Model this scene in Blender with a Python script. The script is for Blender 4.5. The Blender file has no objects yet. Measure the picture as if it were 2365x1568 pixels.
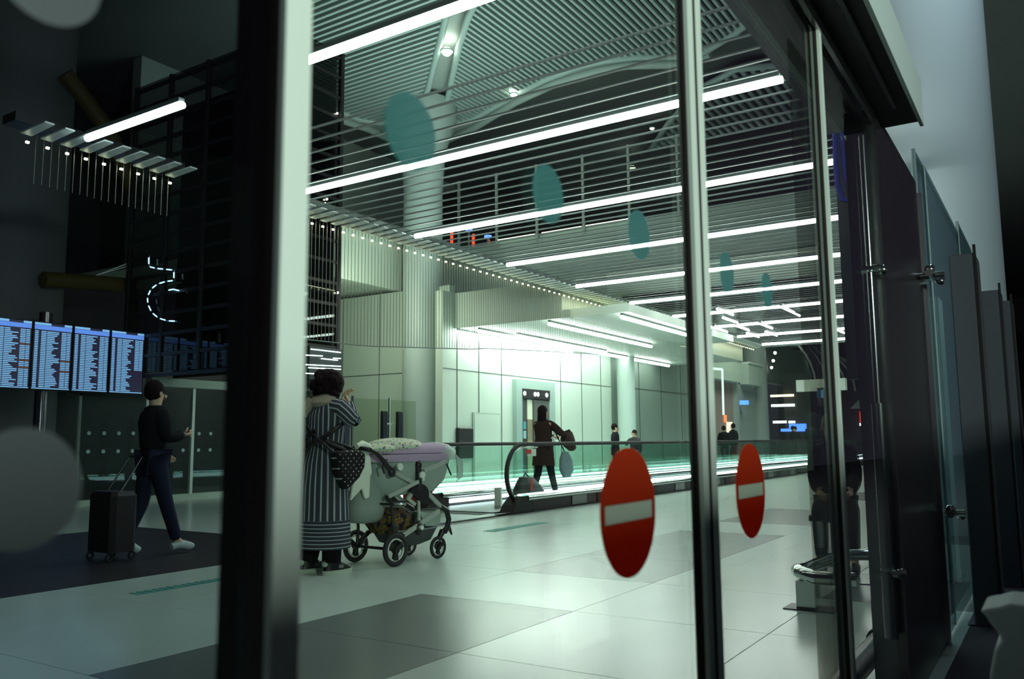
import bpy, math, random
from mathutils import Vector, Matrix
random.seed(7)
S = bpy.context.scene
COL = S.collection
# ------------------------------------------------------------------ camera
F = 1946.0; CX, CY = 1182.5, 784.0; EYE = Vector((0, 0, 1.04))
ax = Vector(((2450-CX)/F, -(1010-CY)/F, -1)).normalized()
ay = Vector(((-1850-CX)/F, -(1045-CY)/F, -1)).normalized()
ay = (ay - ax*ay.dot(ax)).normalized(); az = ax.cross(ay)
ROT = Matrix((ax, ay, az))
cd = bpy.data.cameras.new('camera'); cam = bpy.data.objects.new('camera', cd); COL.objects.link(cam)
cam.matrix_world = Matrix.Translation(EYE) @ ROT.to_4x4()
cd.sensor_width = 36; cd.lens = 36*F/2365; cd.clip_start = .02; cd.clip_end = 300
cd.dof.use_dof = True; cd.dof.focus_distance = 7.2; cd.dof.aperture_fstop = 4.5
S.camera = cam
def at(px, py, **k):
    """world point of a spot of the picture on the plane x=, y= or z="""
    (a, v), = k.items(); i = 'xyz'.index(a)
    d = ROT @ Vector(((px-CX)/F, -(py-CY)/F, -1)); return EYE + d*((v-EYE[i])/d[i])
# ------------------------------------------------------------------ world, exposure
S.view_settings.view_transform = 'Standard'; S.view_settings.look = 'None'
S.view_settings.gamma = 1; S.view_settings.use_curve_mapping = False
S.view_settings.exposure = 0.0
S.cycles.transparent_max_bounces = 32; S.cycles.max_bounces = 10
S.cycles.sample_clamp_indirect = 6
W = bpy.data.worlds.new('night'); S.world = W; W.use_nodes = True
W.node_tree.nodes['Background'].inputs[0].default_value = (.016, .013, .022, 1)
W.node_tree.nodes['Background'].inputs[1].default_value = 1.0
def area(name, loc, target, size, sizey, power, col):
    l = bpy.data.lights.new(name, 'AREA'); l.shape = 'RECTANGLE'; l.size = size; l.size_y = sizey
    l.energy = power; l.color = col
    o = bpy.data.objects.new(name, l); COL.objects.link(o); o.location = loc
    o.rotation_euler = (Vector(target)-Vector(loc)).to_track_quat('-Z', 'Y').to_euler(); return o
STRIP = 26.0
GREENISH = (.80, 1.0, .90)
# canopy wall washer in front of the lifts, grazing downlight of the outdoor bay and an added fill for the door stiles
area('canopy_wash_light', (17.2, 10.9, 3.42), (17.4, 11.3, 1.2), 4.6, .3, 36, (.84, 1, .90))
area('canopy_far_light', (22.5, 9.2, 3.42), (22.5, 9.4, 0), 7, .4, 60, GREENISH)
area('stile_fill', (.4, -4.2, 2.7), (1.6, .56, 1.6), .4, .4, 270, (.84, 1, .90))  # unseen lamp added outside to brighten the upper door stiles
area('forecourt_light', (8.6, -.6, 8.6), (11, 1.0, 3.2), .8, .8, 70, (.74, .92, 1.0))
area('recess_fill', (12.6, 11.9, 4.2), (15.2, 14.0, 2.2), 1.2, .4, 70, (.95, 1, .80))  # added fill that brightens the wall beside the tall column
area('far_hall_fill', (33, 8.6, 7.6), (34.5, 10.6, 3), 3, 3, 420, (.9, 1, .86))  # added fill so the far parapets stand out
area('cornice_wash_light', (16, 8.22, 4.02), (16, 8.36, 3.2), 23, .04, 60, (1, .93, .62))
area('high_ceiling_light', (12.5, 9.5, 5.2), (13.5, 10.2, 9), 3, 3, 150, GREENISH)
# ------------------------------------------------------------------ materials
MAT = {}
def mat(name, col, rough=.5, metal=0., emit=0., var=.0, scale=20., bump=0., spec=.5, ecol=None, trans=0.):
    if name in MAT: return MAT[name]
    m = bpy.data.materials.new(name); m.use_nodes = True; nt = m.node_tree; b = nt.nodes['Principled BSDF']
    b.inputs['Base Color'].default_value = (*col, 1); b.inputs['Roughness'].default_value = rough
    b.inputs['Metallic'].default_value = metal; b.inputs['Specular IOR Level'].default_value = spec
    if emit: b.inputs['Emission Color'].default_value = (*(ecol or col), 1); b.inputs['Emission Strength'].default_value = emit
    tc = nt.nodes.new('ShaderNodeTexCoord'); n = nt.nodes.new('ShaderNodeTexNoise'); n.inputs['Scale'].default_value = scale
    n.inputs['Detail'].default_value = 4; nt.links.new(tc.outputs['Object'], n.inputs['Vector'])
    if var:
        mr = nt.nodes.new('ShaderNodeMapRange'); mr.inputs['To Min'].default_value = 1-var; mr.inputs['To Max'].default_value = 1+var
        nt.links.new(n.outputs['Fac'], mr.inputs['Value'])
        hs = nt.nodes.new('ShaderNodeHueSaturation'); hs.inputs['Color'].default_value = (*col, 1)
        nt.links.new(mr.outputs[0], hs.inputs['Value']); nt.links.new(hs.outputs[0], b.inputs['Base Color'])
    if bump:
        bp = nt.nodes.new('ShaderNodeBump'); bp.inputs['Strength'].default_value = bump; bp.inputs['Distance'].default_value = .01
        nt.links.new(n.outputs['Fac'], bp.inputs['Height']); nt.links.new(bp.outputs[0], b.inputs['Normal'])
    if trans:
        out = nt.nodes['Material Output']; t = nt.nodes.new('ShaderNodeBsdfTransparent'); mx = nt.nodes.new('ShaderNodeMixShader')
        mx.inputs[0].default_value = trans; nt.links.new(b.outputs[0], mx.inputs[1]); nt.links.new(t.outputs[0], mx.inputs[2])
        nt.links.new(mx.outputs[0], out.inputs[0])
    MAT[name] = m; return m
def glass(name, tint, ior=1.35, rough=.0, haze=0.):
    if name in MAT: return MAT[name]
    m = bpy.data.materials.new(name); m.use_nodes = True; nt = m.node_tree
    for n in list(nt.nodes): nt.nodes.remove(n)
    out = nt.nodes.new('ShaderNodeOutputMaterial'); t = nt.nodes.new('ShaderNodeBsdfTransparent'); g = nt.nodes.new('ShaderNodeBsdfGlossy')
    fr = nt.nodes.new('ShaderNodeFresnel'); mx = nt.nodes.new('ShaderNodeMixShader')
    # the same reflectance from both sides of the sheet
    geo = nt.nodes.new('ShaderNodeNewGeometry'); v = nt.nodes.new('ShaderNodeVectorMath'); v.operation = 'SCALE'
    mm = nt.nodes.new('ShaderNodeMath'); mm.operation = 'MULTIPLY_ADD'; mm.inputs[1].default_value = -2; mm.inputs[2].default_value = 1
    nt.links.new(geo.outputs['Backfacing'], mm.inputs[0]); nt.links.new(geo.outputs['Normal'], v.inputs[0]); nt.links.new(mm.outputs[0], v.inputs['Scale'])
    ri = nt.nodes.new('ShaderNodeMath'); ri.operation = 'MULTIPLY_ADD'; ri.inputs[1].default_value = 1/ior-ior; ri.inputs[2].default_value = ior
    nt.links.new(geo.outputs['Backfacing'], ri.inputs[0]); nt.links.new(ri.outputs[0], fr.inputs['IOR'])
    g.inputs['Roughness'].default_value = rough; g.inputs['Color'].default_value = (.9, 1, .96, 1); t.inputs['Color'].default_value = (*tint, 1)
    nt.links.new(fr.outputs[0], mx.inputs[0]); nt.links.new(t.outputs[0], mx.inputs[1]); nt.links.new(g.outputs[0], mx.inputs[2])
    nt.links.new(mx.outputs[0], out.inputs[0]); MAT[name] = m; return m
def film(name, col, trans):
    m = bpy.data.materials.new(name); m.use_nodes = True; nt = m.node_tree; b = nt.nodes['Principled BSDF']; out = nt.nodes['Material Output']
    b.inputs['Base Color'].default_value = (*col, 1); b.inputs['Roughness'].default_value = .6
    tr = nt.nodes.new('ShaderNodeBsdfTranslucent'); tr.inputs[0].default_value = (*col, 1); t = nt.nodes.new('ShaderNodeBsdfTransparent')
    a = nt.nodes.new('ShaderNodeMixShader'); a.inputs[0].default_value = .78; c = nt.nodes.new('ShaderNodeMixShader'); c.inputs[0].default_value = trans
    nt.links.new(b.outputs[0], a.inputs[1]); nt.links.new(tr.outputs[0], a.inputs[2]); nt.links.new(a.outputs[0], c.inputs[1]); nt.links.new(t.outputs[0], c.inputs[2])
    nt.links.new(c.outputs[0], out.inputs[0]); return m
def node_mat(name, build, rough=.8):
    if name in MAT: return MAT[name]
    m = bpy.data.materials.new(name); m.use_nodes = True; nt = m.node_tree; b = nt.nodes['Principled BSDF']
    b.inputs['Roughness'].default_value = rough; b.inputs['Specular IOR Level'].default_value = .2
    build(nt, b); MAT[name] = m; return m
def N(nt, kind, **k):
    n = nt.nodes.new(kind)
    for a, v in k.items(): setattr(n, a, v)
    return n
def mathn(nt, op, a, b=None):
    n = N(nt, 'ShaderNodeMath', operation=op)
    for i, v in enumerate((a, b)):
        if v is None: continue
        if isinstance(v, (int, float)): n.inputs[i].default_value = v
        else: nt.links.new(v, n.inputs[i])
    return n.outputs[0]
def ramp_mix(nt, fac, c0, c1):
    n = N(nt, 'ShaderNodeMix', data_type='RGBA'); nt.links.new(fac, n.inputs[0])
    n.inputs[6].default_value = (*c0, 1); n.inputs[7].default_value = (*c1, 1); return n.outputs[2]

m_tile = mat('pale_stone', (.60, .72, .66), .22, var=.06, scale=2.2, spec=.45)
m_dtile = mat('grey_stone', (.17, .21, .20), .25, var=.06, scale=2.2, spec=.45)
m_slab = mat('joint_grey', (.16, .19, .18), .6)
m_carpet = mat('dark_carpet', (.016, .012, .020), .5, var=.3, scale=60)
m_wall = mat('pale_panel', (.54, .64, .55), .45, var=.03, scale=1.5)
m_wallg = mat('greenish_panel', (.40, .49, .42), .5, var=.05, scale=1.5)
m_grey = mat('grey_plaster', (.26, .31, .29), .7, var=.05, scale=1.)
m_dgrey = mat('dark_plaster', (.09, .105, .10), .7, var=.08, scale=1.)
m_black = mat('black_satin', (.010, .008, .009), .4)
m_dark = mat('dark_warm', (.022, .014, .015), .6, var=.2, scale=3)
m_purple = mat('dark_purple', (.020, .012, .024), .7, var=.3, scale=2)
m_strip = mat('strip_diffuser', (1, .98, 1), .5, emit=STRIP, ecol=(.93, 1.0, .95))
m_warm = mat('warm_led', (1, .9, .5), .5, emit=10.0, ecol=(1.0, .93, .58))
m_cool = mat('cool_led', (.8, .97, 1), .5, emit=6.0, ecol=(.78, .97, 1.0))
m_spot = mat('downlight_lens', (1, .95, .8), .5, emit=30, ecol=(1, .95, .82))
m_blade = mat('grey_blade', (.15, .185, .18), .5)
m_slat = mat('louvre_slat', (.40, .52, .50), .5)
m_alu = mat('satin_aluminium', (.72, .82, .74), .4, metal=.25, var=.03, scale=3)
m_aluside = mat('shaded_side_and_gasket', (.028, .016, .016), .5)  # seals, and stile sides with their shade put into the colour
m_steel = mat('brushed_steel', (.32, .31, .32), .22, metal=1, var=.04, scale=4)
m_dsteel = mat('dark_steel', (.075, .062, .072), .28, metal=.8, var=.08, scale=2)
m_chrome = mat('polished_steel', (.75, .82, .78), .14, metal=1)
m_glass = glass('door_glass', (.95, .985, .965), 1.3)
m_glassb = glass('balustrade_glass', (.93, .985, .965), 1.3)
m_tint = glass('tinted_glass', (.76, .74, .71), 1.3)
m_rubber = mat('black_rubber', (.012, .010, .012), .6)
m_red = film('sticker_red', (.80, .115, .03), .0)
m_white = mat('soft_white', (.62, .72, .60), .6, var=.05, scale=200); m_bar = film('sticker_white', (.90, .95, .86), 0.)
m_teal = film('sticker_teal', (.15, .42, .42), .30)
m_skin = mat('skin', (.62, .40, .26), .5, var=.05, scale=30)
m_hair = mat('dark_hair', (.014, .006, .008), .8, spec=.1, var=.3, scale=120, bump=.6)
# ------------------------------------------------------------------ mesh helpers
class MB:
    def __init__(s): s.v = []; s.f = []; s.mi = []; s.cur = 0
    def add(s, vs, fs):
        o = len(s.v); s.v += [tuple(v) for v in vs]; s.f += [tuple(i+o for i in f) for f in fs]; s.mi += [s.cur]*len(fs); return s
    def box(s, x0, x1, y0, y1, z0, z1):
        return s.add([(x, y, z) for x in (x0, x1) for y in (y0, y1) for z in (z0, z1)],
                     [(0, 1, 3, 2), (4, 6, 7, 5), (0, 4, 5, 1), (2, 3, 7, 6), (0, 2, 6, 4), (1, 5, 7, 3)])
    def bev(s, x0, x1, y0, y1, z0, z1, b):   # box with a chamfer on every vertical and top edge
        if x1-x0 < 2*b or y1-y0 < 2*b: return s.box(x0, x1, y0, y1, z0, z1)
        def ring(e, z): return [(x0+e+c, y0+e, z) if 0 else p for p in
            [(x0+e+b, y0+e, z), (x1-e-b, y0+e, z), (x1-e, y0+e+b, z), (x1-e, y1-e-b, z), (x1-e-b, y1-e, z), (x0+e+b, y1-e, z), (x0+e, y1-e-b, z), (x0+e, y0+e+b, z)] for c in (0,)]
        v = ring(0, z0)+ring(0, z1-b)+ring(b*.5, z1); f = []
        for r in range(2):
            for i in range(8): j = (i+1) % 8; f.append((r*8+i, r*8+j, r*8+8+j, r*8+8+i))
        f.append(tuple(range(7, -1, -1))); f.append(tuple(range(16, 24))); return s.add(v, f)
    def beam(s, a, b, w, h, up=(0, 0, 1)):
        a, b = Vector(a), Vector(b); d = (b-a).normalized(); u = Vector(up)
        if abs(d.dot(u)) > .98: u = Vector((1, 0, 0))
        r = d.cross(u).normalized(); t = r.cross(d)
        v = [p+r*sx*w/2+t*sz*h/2 for p in (a, b) for sx in (-1, 1) for sz in (-1, 1)]
        return s.add(v, [(0, 1, 3, 2), (4, 6, 7, 5), (0, 4, 5, 1), (2, 3, 7, 6), (0, 2, 6, 4), (1, 5, 7, 3)])
    def tube(s, pts, r, n=10, cap=True):
        pts = [Vector(p) for p in pts]; rs = r if isinstance(r, (list, tuple)) else [r]*len(pts)
        v = []; f = []; u = None
        for i, p in enumerate(pts):
            d = (pts[min(i+1, len(pts)-1)]-pts[max(i-1, 0)]).normalized()
            if u is None: u = d.orthogonal().normalized()
            u = (u-d*u.dot(d)).normalized(); w = d.cross(u)
            for k in range(n): a = 2*math.pi*k/n; v.append(p+(u*math.cos(a)+w*math.sin(a))*rs[i])
        for i in range(len(pts)-1):
            for k in range(n): j = (k+1) % n; f.append((i*n+k, i*n+j, i*n+n+j, i*n+n+k))
        if cap: f.append(tuple(range(n-1, -1, -1))); f.append(tuple(range((len(pts)-1)*n, len(pts)*n)))
        return s.add(v, f)
    def loft(s, rings, n=24, cap=True, power=1.):      # rings: (cx, cy, z, rx, ry[, rot])
        v = []; f = []
        for q in rings:
            cx, cy, z, rx, ry = q[:5]; ro = q[5] if len(q) > 5 else 0
            for k in range(n):
                a = 2*math.pi*k/n; c, d = math.cos(a), math.sin(a)
                c = math.copysign(abs(c)**power, c)*rx; d = math.copysign(abs(d)**power, d)*ry
                v.append((cx+c*math.cos(ro)-d*math.sin(ro), cy+c*math.sin(ro)+d*math.cos(ro), z))
        for i in range(len(rings)-1):
            for k in range(n): j = (k+1) % n; f.append((i*n+k, i*n+j, i*n+n+j, i*n+n+k))
        if cap: f.append(tuple(range(n-1, -1, -1))); f.append(tuple(range((len(rings)-1)*n, len(rings)*n)))
        return s.add(v, f)
    def ball(s, c, rx, ry=None, rz=None, n=14, jit=0.):
        ry = ry or rx; rz = rz or rx; m = n//2+1
        v = [(c[0], c[1], c[2]-rz)]; f = []
        for i in range(1, m):
            t = math.pi*i/m
            for k in range(n):
                a = 2*math.pi*k/n; j = 1+random.uniform(-jit, jit)
                v.append((c[0]+rx*j*math.sin(t)*math.cos(a), c[1]+ry*j*math.sin(t)*math.sin(a), c[2]-rz*j*math.cos(t)))
        v.append((c[0], c[1], c[2]+rz)); e = len(v)-1
        for k in range(n):
            j = (k+1) % n; f.append((0, 1+j, 1+k)); f.append((e, 1+(m-2)*n+k, 1+(m-2)*n+j))
            for i in range(m-2): f.append((1+i*n+k, 1+i*n+j, 1+i*n+n+j, 1+i*n+n+k))
        return s.add(v, f)
    def prism(s, poly, vec):                            # planar polygon extruded along vec
        n = len(poly); vec = Vector(vec); v = [Vector(p) for p in poly]+[Vector(p)+vec for p in poly]
        return s.add(v, [tuple(range(n-1, -1, -1)), tuple(range(n, 2*n))]+[(i, (i+1) % n, n+(i+1) % n, n+i) for i in range(n)])
    def ring(s, c, axis, R, r, n=32, m=8, flat=1.):     # torus around axis
        c = Vector(c); a = Vector(axis).normalized(); u = a.orthogonal().normalized(); w = a.cross(u); v = []; f = []
        for i in range(n):
            t = 2*math.pi*i/n; d = u*math.cos(t)+w*math.sin(t)
            for k in range(m): q = 2*math.pi*k/m; v.append(c+d*(R+r*math.cos(q))+a*r*flat*math.sin(q))
        for i in range(n):
            for k in range(m): f.append((i*m+k, ((i+1) % n)*m+k, ((i+1) % n)*m+(k+1) % m, i*m+(k+1) % m))
        return s.add(v, f)
    def build(s, name, m, parent=None, smooth=False, **props):
        me = bpy.data.meshes.new(name); me.from_pydata(s.v, [], s.f); me.update()
        for x in (m if isinstance(m, (list, tuple)) else [m]): me.materials.append(x)
        if any(s.mi): me.polygons.foreach_set('material_index', s.mi)
        import bmesh
        bm = bmesh.new(); bm.from_mesh(me); bmesh.ops.recalc_face_normals(bm, faces=bm.faces); bm.to_mesh(me); bm.free()
        if smooth:
            me.polygons.foreach_set('use_smooth', [True]*len(me.polygons)); me.set_sharp_from_angle(angle=math.radians(50))
        o = bpy.data.objects.new(name, me); COL.objects.link(o); 
        if parent:
            o.parent = parent; o.matrix_parent_inverse = Matrix.Identity(4)
            if parent.get('_org'): pass
        for k, q in props.items(): o[k] = q
        return o
def thing(name, label, cat, loc=(0, 0, 0), rz=0., group=None):
    o = bpy.data.objects.new(name, None); COL.objects.link(o); o.location = loc; o.rotation_euler = (0, 0, rz)
    o.empty_display_size = .1; o['label'] = label; o['category'] = cat
    if group: o['group'] = group
    return o
def tag(o, label, cat, group=None, kind=None):
    o['label'] = label; o['category'] = cat
    if group: o['group'] = group
    if kind: o['kind'] = kind
    return o
def struct(o): o['kind'] = 'structure'; return o
def sroot(name):
    o = bpy.data.objects.new(name, None); COL.objects.link(o); o['kind'] = 'structure'; return o
def link_copy(me, name, loc, parent, rz=0):
    o = bpy.data.objects.new(name, me); COL.objects.link(o); o.location = loc; o.rotation_euler = (0, 0, rz); o.parent = parent; return o
def copy_tree(o, parent=None):
    c = o.copy(); COL.objects.link(c); c.parent = parent
    for ch in o.children: copy_tree(ch, c)
    return c
def box(name, m, x0, x1, y0, y1, z0, z1, parent=None, b=0, **k):
    q = MB(); q.bev(x0, x1, y0, y1, z0, z1, b) if b else q.box(x0, x1, y0, y1, z0, z1); return q.build(name, m, parent, **k)

# ================================================================== SETTING
# ---- floor: tiles 1.2 m, pale with dark bands
fl = sroot('floor')
box('floor_slab', m_slab, -6, 60, -7, 24, -.12, -.006, fl)
tme = {}
for nm, mm in (('pale', m_tile), ('dark', m_dtile)):
    q = MB(); q.bev(.002, 1.198, .002, 1.198, -.03, 0, .0015); o = q.build('tile', mm, fl); tme[nm] = o.data; bpy.data.objects.remove(o)
def is_dark(i, j):            # i along x from -.1, j along y from -2.2
    x = -.1+1.2*i; y = -2.2+1.2*j
    if 2.5 < y < 2.7: return any(a-.1 < x < b-.1 for a, b in ((2.3, 4.7), (5.9, 9.5), (10.7, 13.1), (15.5, 17.9), (20.3, 22.7)))
    if .1 < y < .3: return any(a-.1 < x < b-.1 for a, b in ((5.9, 7.1), (9.5, 11.9), (14.3, 16.7)))
    return False
for i in range(0, 22):
    for j in range(2, 7):
        link_copy(tme['dark' if is_dark(i, j) else 'pale'], 'tile', (-.1+1.2*i, -2.2+1.2*j, 0), fl)
box('floor_field', m_tile, 26.3, 60, .2, 24, -.03, 0, fl); box('floor_field', m_tile, 8.3, 26.3, 10.6, 24, -.03, 0, fl)
box('floor_field', m_tile, 6.6, 8.3, 6.2, 24, -.03, 0, fl); box('floor_field', m_tile, -6, 6.6, 10.0, 24, -.03, 0, fl)
box('floor_field', m_tile, 8.3, 26.3, 6.2, 6.55, -.03, 0, fl)
box('dark_carpet', m_carpet, -6, 6.6, 6.2, 10.0, -.03, .001, fl)
box('floor_field', m_tile, -6, -.1, .2, 6.2, -.03, 0, fl); box('forecourt', m_purple, -6, 60, -7, .2, -.03, 0, fl); box('floor_shade_strip', m_purple, -6, 60, .15, .5, -.02, .004, fl)  # forecourt and added cover strip carry the outdoor darkness in their colour
m_tact = mat('tactile_green', (.10, .34, .30), .6)
def tactile(x0, x1, y0, y1, lab):
    t = thing('tactile_strip', lab, 'floor marking')
    n = int((x1-x0)/.06)
    for k in range(n): box('raised_bar', m_tact, x0+.06*k, x0+.06*k+.045, y0, y1, 0, .004, t)
tactile(3.66, 4.5, 5.48, 5.6, 'green tactile strip on the pale floor left of the door post')
tactile(8.3, 9.6, 5.62, 5.78, 'green tactile strip on the pale floor before the walkway')
# ---- ceiling grille: blades and light strips
ce = sroot('ceiling')
q = MB(); q.box(-.013, .013, 1.43, 7.95, 4.06, 4.075); o = q.build('blade', m_blade, ce); bme = o.data; bpy.data.objects.remove(o)
x = 5.55
while x < 27.1:
    if x < 6.95: box('blade', m_blade, x-.013, x+.013, 1.43, 1.15*x, 4.06, 4.075, ce)
    else: link_copy(bme, 'blade', (x, 0, 0), ce)
    x += .243
box('edge_rail', m_blade, 2.0, 27.2, 1.40, 1.43, 4.04, 4.14, ce); box('edge_rail', m_grey, 6.95, 27.2, 7.95, 8.0, 4.04, 4.2, ce)
box('edge_rail', m_grey, 27.1, 27.2, 1.43, 7.95, 4.0, 4.3, ce)
for k in range(10):
    x = 4.40+2.425*k; t = thing('ceiling_strip_light', 'x', 'ceiling light', (x, 0, 0), group='long strip lights in the ceiling grille')
    t['label'] = ['long strip light nearest the door, topmost in the picture', 'second long strip light from the top of the picture', 'third long strip light from the top',
      'fourth long strip light from the top', 'fifth long strip light from the top', 'sixth long strip light from the top', 'seventh long strip light from the top',
      'eighth long strip light, third from the far end', 'ninth long strip light, second from the far end', 'farthest long strip light at the end of the grille'][k]
    for a, b_ in (((1.72, 5.15), (6.26, 7.74)) if k == 0 else ((1.72, 7.62),)):
        q = MB(); q.tube([(0, a, 4.0), (0, b_, 4.0)], .033, 8); q.build('diffuser', m_strip, t); box('housing', m_blade, -.03, .03, a+.02, b_-.02, 4.03, 4.07, t)
shorts = [(18.0, 6.2), (19.4, 6.55), (21.0, 7.35), (21.0, 6.76), (21.0, 6.14), (22.6, 6.98), (22.6, 6.47), (18.55, 4.95), (22.9, 4.8), (24.1, 4.78)]
for i, (x, y) in enumerate(shorts):
    t = thing('short_strip_light', ['short strip light set crosswise near the middle of the far grille', 'short strip light crossing the rows beside the door stile'][i % 2], 'ceiling light', (x, y, 0), group='short crosswise strip lights under the far grille')
    t['label'] = {7: 'longest crosswise strip light, crossing the seventh long strip', 8: 'crosswise strip light just right of the narrow stile', 9: 'crosswise strip light farthest right beyond the narrow stile'}.get(i, 'short crosswise strip light under the far end of the ceiling grille')
    q = MB(); q.tube([(0, 0, 3.93), (1.1 if i != 7 else 1.6, 0, 3.93)], .02, 8); q.build('diffuser', m_strip, t); box('housing', m_blade, 0, 1.1, -.03, .03, 3.96, 4.02, t)
# ---- cornice: row of tilted plates with warm led behind, rods hanging below
co = thing('cornice_light', 'long cornice of tilted white plates with warm lights along the ceiling edge', 'light fitting')
q = MB(); q.box(0, .015, -.10, .10, 0, .12)
q = MB(); q.prism([(0, -.36, .01), (.09, -.36, .01), (.11, .08, 0), (0, .08, 0)], (0, 0, .015)); o = q.build('plate', mat('plate_white', (.60, .68, .66), .4), co); pme = o.data; bpy.data.objects.remove(o)
x = 4.0; i = 0
while x < 27.5:
    if not 5.68 < x < 7.0: link_copy(pme, 'plate', (x, 8.12, 4.03), co)
    x += .197
q = MB(); x = 4.08
while x < 27.5:
    if not 5.68 < x < 7.0: q.box(x, x+.03, 8.235, 8.255, 3.965, 3.985)
    x += .197
o = q.build('led_row', m_warm, co, kind='stuff')
box('channel', m_black, 3.9, 5.75, 8.1, 8.34, 4.11, 4.2, co); box('channel', m_dgrey, 7.0, 27.5, 8.1, 8.34, 4.11, 4.2, co)
cu = thing('rod_curtain', 'curtain of thin vertical rods hanging from the lit cornice', 'curtain')
m_rod = mat('rod_grey', (.13, .135, .115), .5)
q = MB(); x = 6.0
def rodbot(x): return 2.42-.03*(x-8.9)**2*.35 if x < 8.9 else 2.42+.07*(x-8.9)
x = 7.4; n = 0; q2 = MB()
while x > 4.2:
    if x < 5.7: q2.box(x, x+.006, 8.3, 8.306, 3.6, 4.1)
    x -= .078
x = 7.4
while x < 22:
    (q if x < 0 else q2).box(x, x+.006, 8.3, 8.306, rodbot(x) if x < 12 else 2.66+(x-12)*.06, 4.1); x += .070
q2.build('rods', m_rod, cu, kind='stuff')
q = MB(); q.tube([(x, 8.303, rodbot(x) if x < 12 else 2.66+(x-12)*.06) for x in [7.2+.4*i for i in range(24)]], .008, 6); q.build('bottom_wire', m_blade, cu)
# ---- walls
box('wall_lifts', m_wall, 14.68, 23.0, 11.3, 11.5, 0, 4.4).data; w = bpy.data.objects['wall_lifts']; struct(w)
q = MB()
for x in (15.2, 16.05, 17.0, 19.9, 21.1, 22.3): q.box(x, x+.012, 11.285, 11.302, 0, 3.55)
q.box(14.68, 23.0, 11.285, 11.302, 2.66, 2.672); q.build('panel_joint', m_dgrey, w)
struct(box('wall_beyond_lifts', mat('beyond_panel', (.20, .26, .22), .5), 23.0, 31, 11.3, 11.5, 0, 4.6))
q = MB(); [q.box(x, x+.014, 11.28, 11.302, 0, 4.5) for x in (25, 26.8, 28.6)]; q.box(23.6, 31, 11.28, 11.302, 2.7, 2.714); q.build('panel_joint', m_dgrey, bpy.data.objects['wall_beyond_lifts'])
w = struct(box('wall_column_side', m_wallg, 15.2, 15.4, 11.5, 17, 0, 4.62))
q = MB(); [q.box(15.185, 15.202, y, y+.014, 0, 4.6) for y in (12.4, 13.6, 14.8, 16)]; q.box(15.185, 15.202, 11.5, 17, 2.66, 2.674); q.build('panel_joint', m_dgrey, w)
struct(box('trim_bulkhead', m_wall, 10.2, 15.4, 13.1, 13.25, 4.66, 5.95)); struct(box('trim_bulkhead_soffit', m_wall, 10.2, 15.4, 13.25, 18, 4.7, 4.8))
struct(box('wall_upper', m_grey, 10.2, 22, 16, 16.3, 4.8, 9.5))
ca = struct(box('trim_canopy', m_wall, 15.08, 27, 8.5, 11.6, 3.58, 4.38))
struct(box('trim_canopy_front', m_wall, 15.1, 21.5, 7.0, 8.5, 3.58, 3.75))
ct = [(15.28, 26.2, 10.74), (16.5, 21.1, 10.5), (15.2, 20.5, 8.88), (15.2, 18.7, 7.2), (15.1, 20.4, 11.2)]
lbl = ['longest strip light under the canopy before the lifts', 'thick strip light under the canopy beside the longest one', 'strip light under the canopy above the walking traveller', 'canopy strip light nearest the door stile', 'wall washing strip light against the lift wall']
for (a, b, y), l in zip(ct, lbl):
    t = thing('canopy_strip_light', l, 'ceiling light', group='strip lights under the canopy')
    q = MB(); q.tube([(a, y, 3.5), (b, y, 3.5)], .04, 8); q.build('diffuser', m_strip, t); box('housing', m_blade, a, b, y-.03, y+.03, 3.53, 3.58, t)
# columns
def column(x, y, r, z1, label, m=None, cap=False, flare=0, z0=0):
    q = MB(); rings = [(x, y, z0, r, r), (x, y, z1-2.2 if flare else z1, r, r)]
    if flare: rings += [(x, y, z1-1.2, r*1.15, r*1.15), (x, y, z1-.5, r*1.7, r*1.7), (x, y, z1-.05, r*flare, r*flare)]
    q.loft(rings, 40); o = q.build('column', m or m_grey, smooth=True); tag(o, label, 'column'); return o
column(15.15, 12.25, .46, 9.1, 'tall round grey column left of the lift wall', mat('col_grey', (.36, .44, .42), .5, var=.03, scale=2), flare=1.75)
column(23.2, 10.9, .27, 3.6, 'slim round column right of the walking traveller', mat('col_pale', (.52, .64, .58), .5))
column(at(20, 400, y=15.8).x, 15.8, 1.0, 9.3, 'huge dark grey round column at the left edge', mat('col_dark', (.17, .165, .18), .6, var=.1, scale=1))
column(35.6, 11.9, .45, 8.0, 'round column between the far parapets', m_grey)
column(39.5, 11.9, .55, 8.0, 'farther round column right of the parapets', m_grey)
# ---- high ceiling with louvres
struct(box('ceiling_high', m_dgrey, -6, 60, -2, 30, 9.35, 9.5)); 
def P(px, py, z=9.0): v = at(px, py, z=z); return (v.x, v.y)
R_out = [P(*p) for p in [(1120, -190), (1100, 0), (1081, 40), (1062, 100), (1046, 170), (1034, 230), (1028, 258), (1036, 275), (1058, 283), (1088, 277), (1140, 248), (1190, 219), (1262, 182), (1340, 152), (1400, 139), (1470, 131), (1560, 131), (1625, 122), (1700, 75), (1783, 10), (1800, -190)]]
L_out = [P(*p) for p in [(1085, -190), (1037, 10), (1020, 80), (1005, 140), (990, 200), (976, 240), (960, 264), (930, 276), (880, 284), (830, 276), (785, 258), (720, 215), (660, 130), (640, -190)]]
T_out = [P(*p) for p in [(1460, 440), (1468, 400), (1500, 350), (1540, 290), (1570, 255), (1625, 200), (1700, 160), (1800, 150), (1838, 180), (1838, 380), (1700, 390), (1570, 430), (1500, 448)]]
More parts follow.
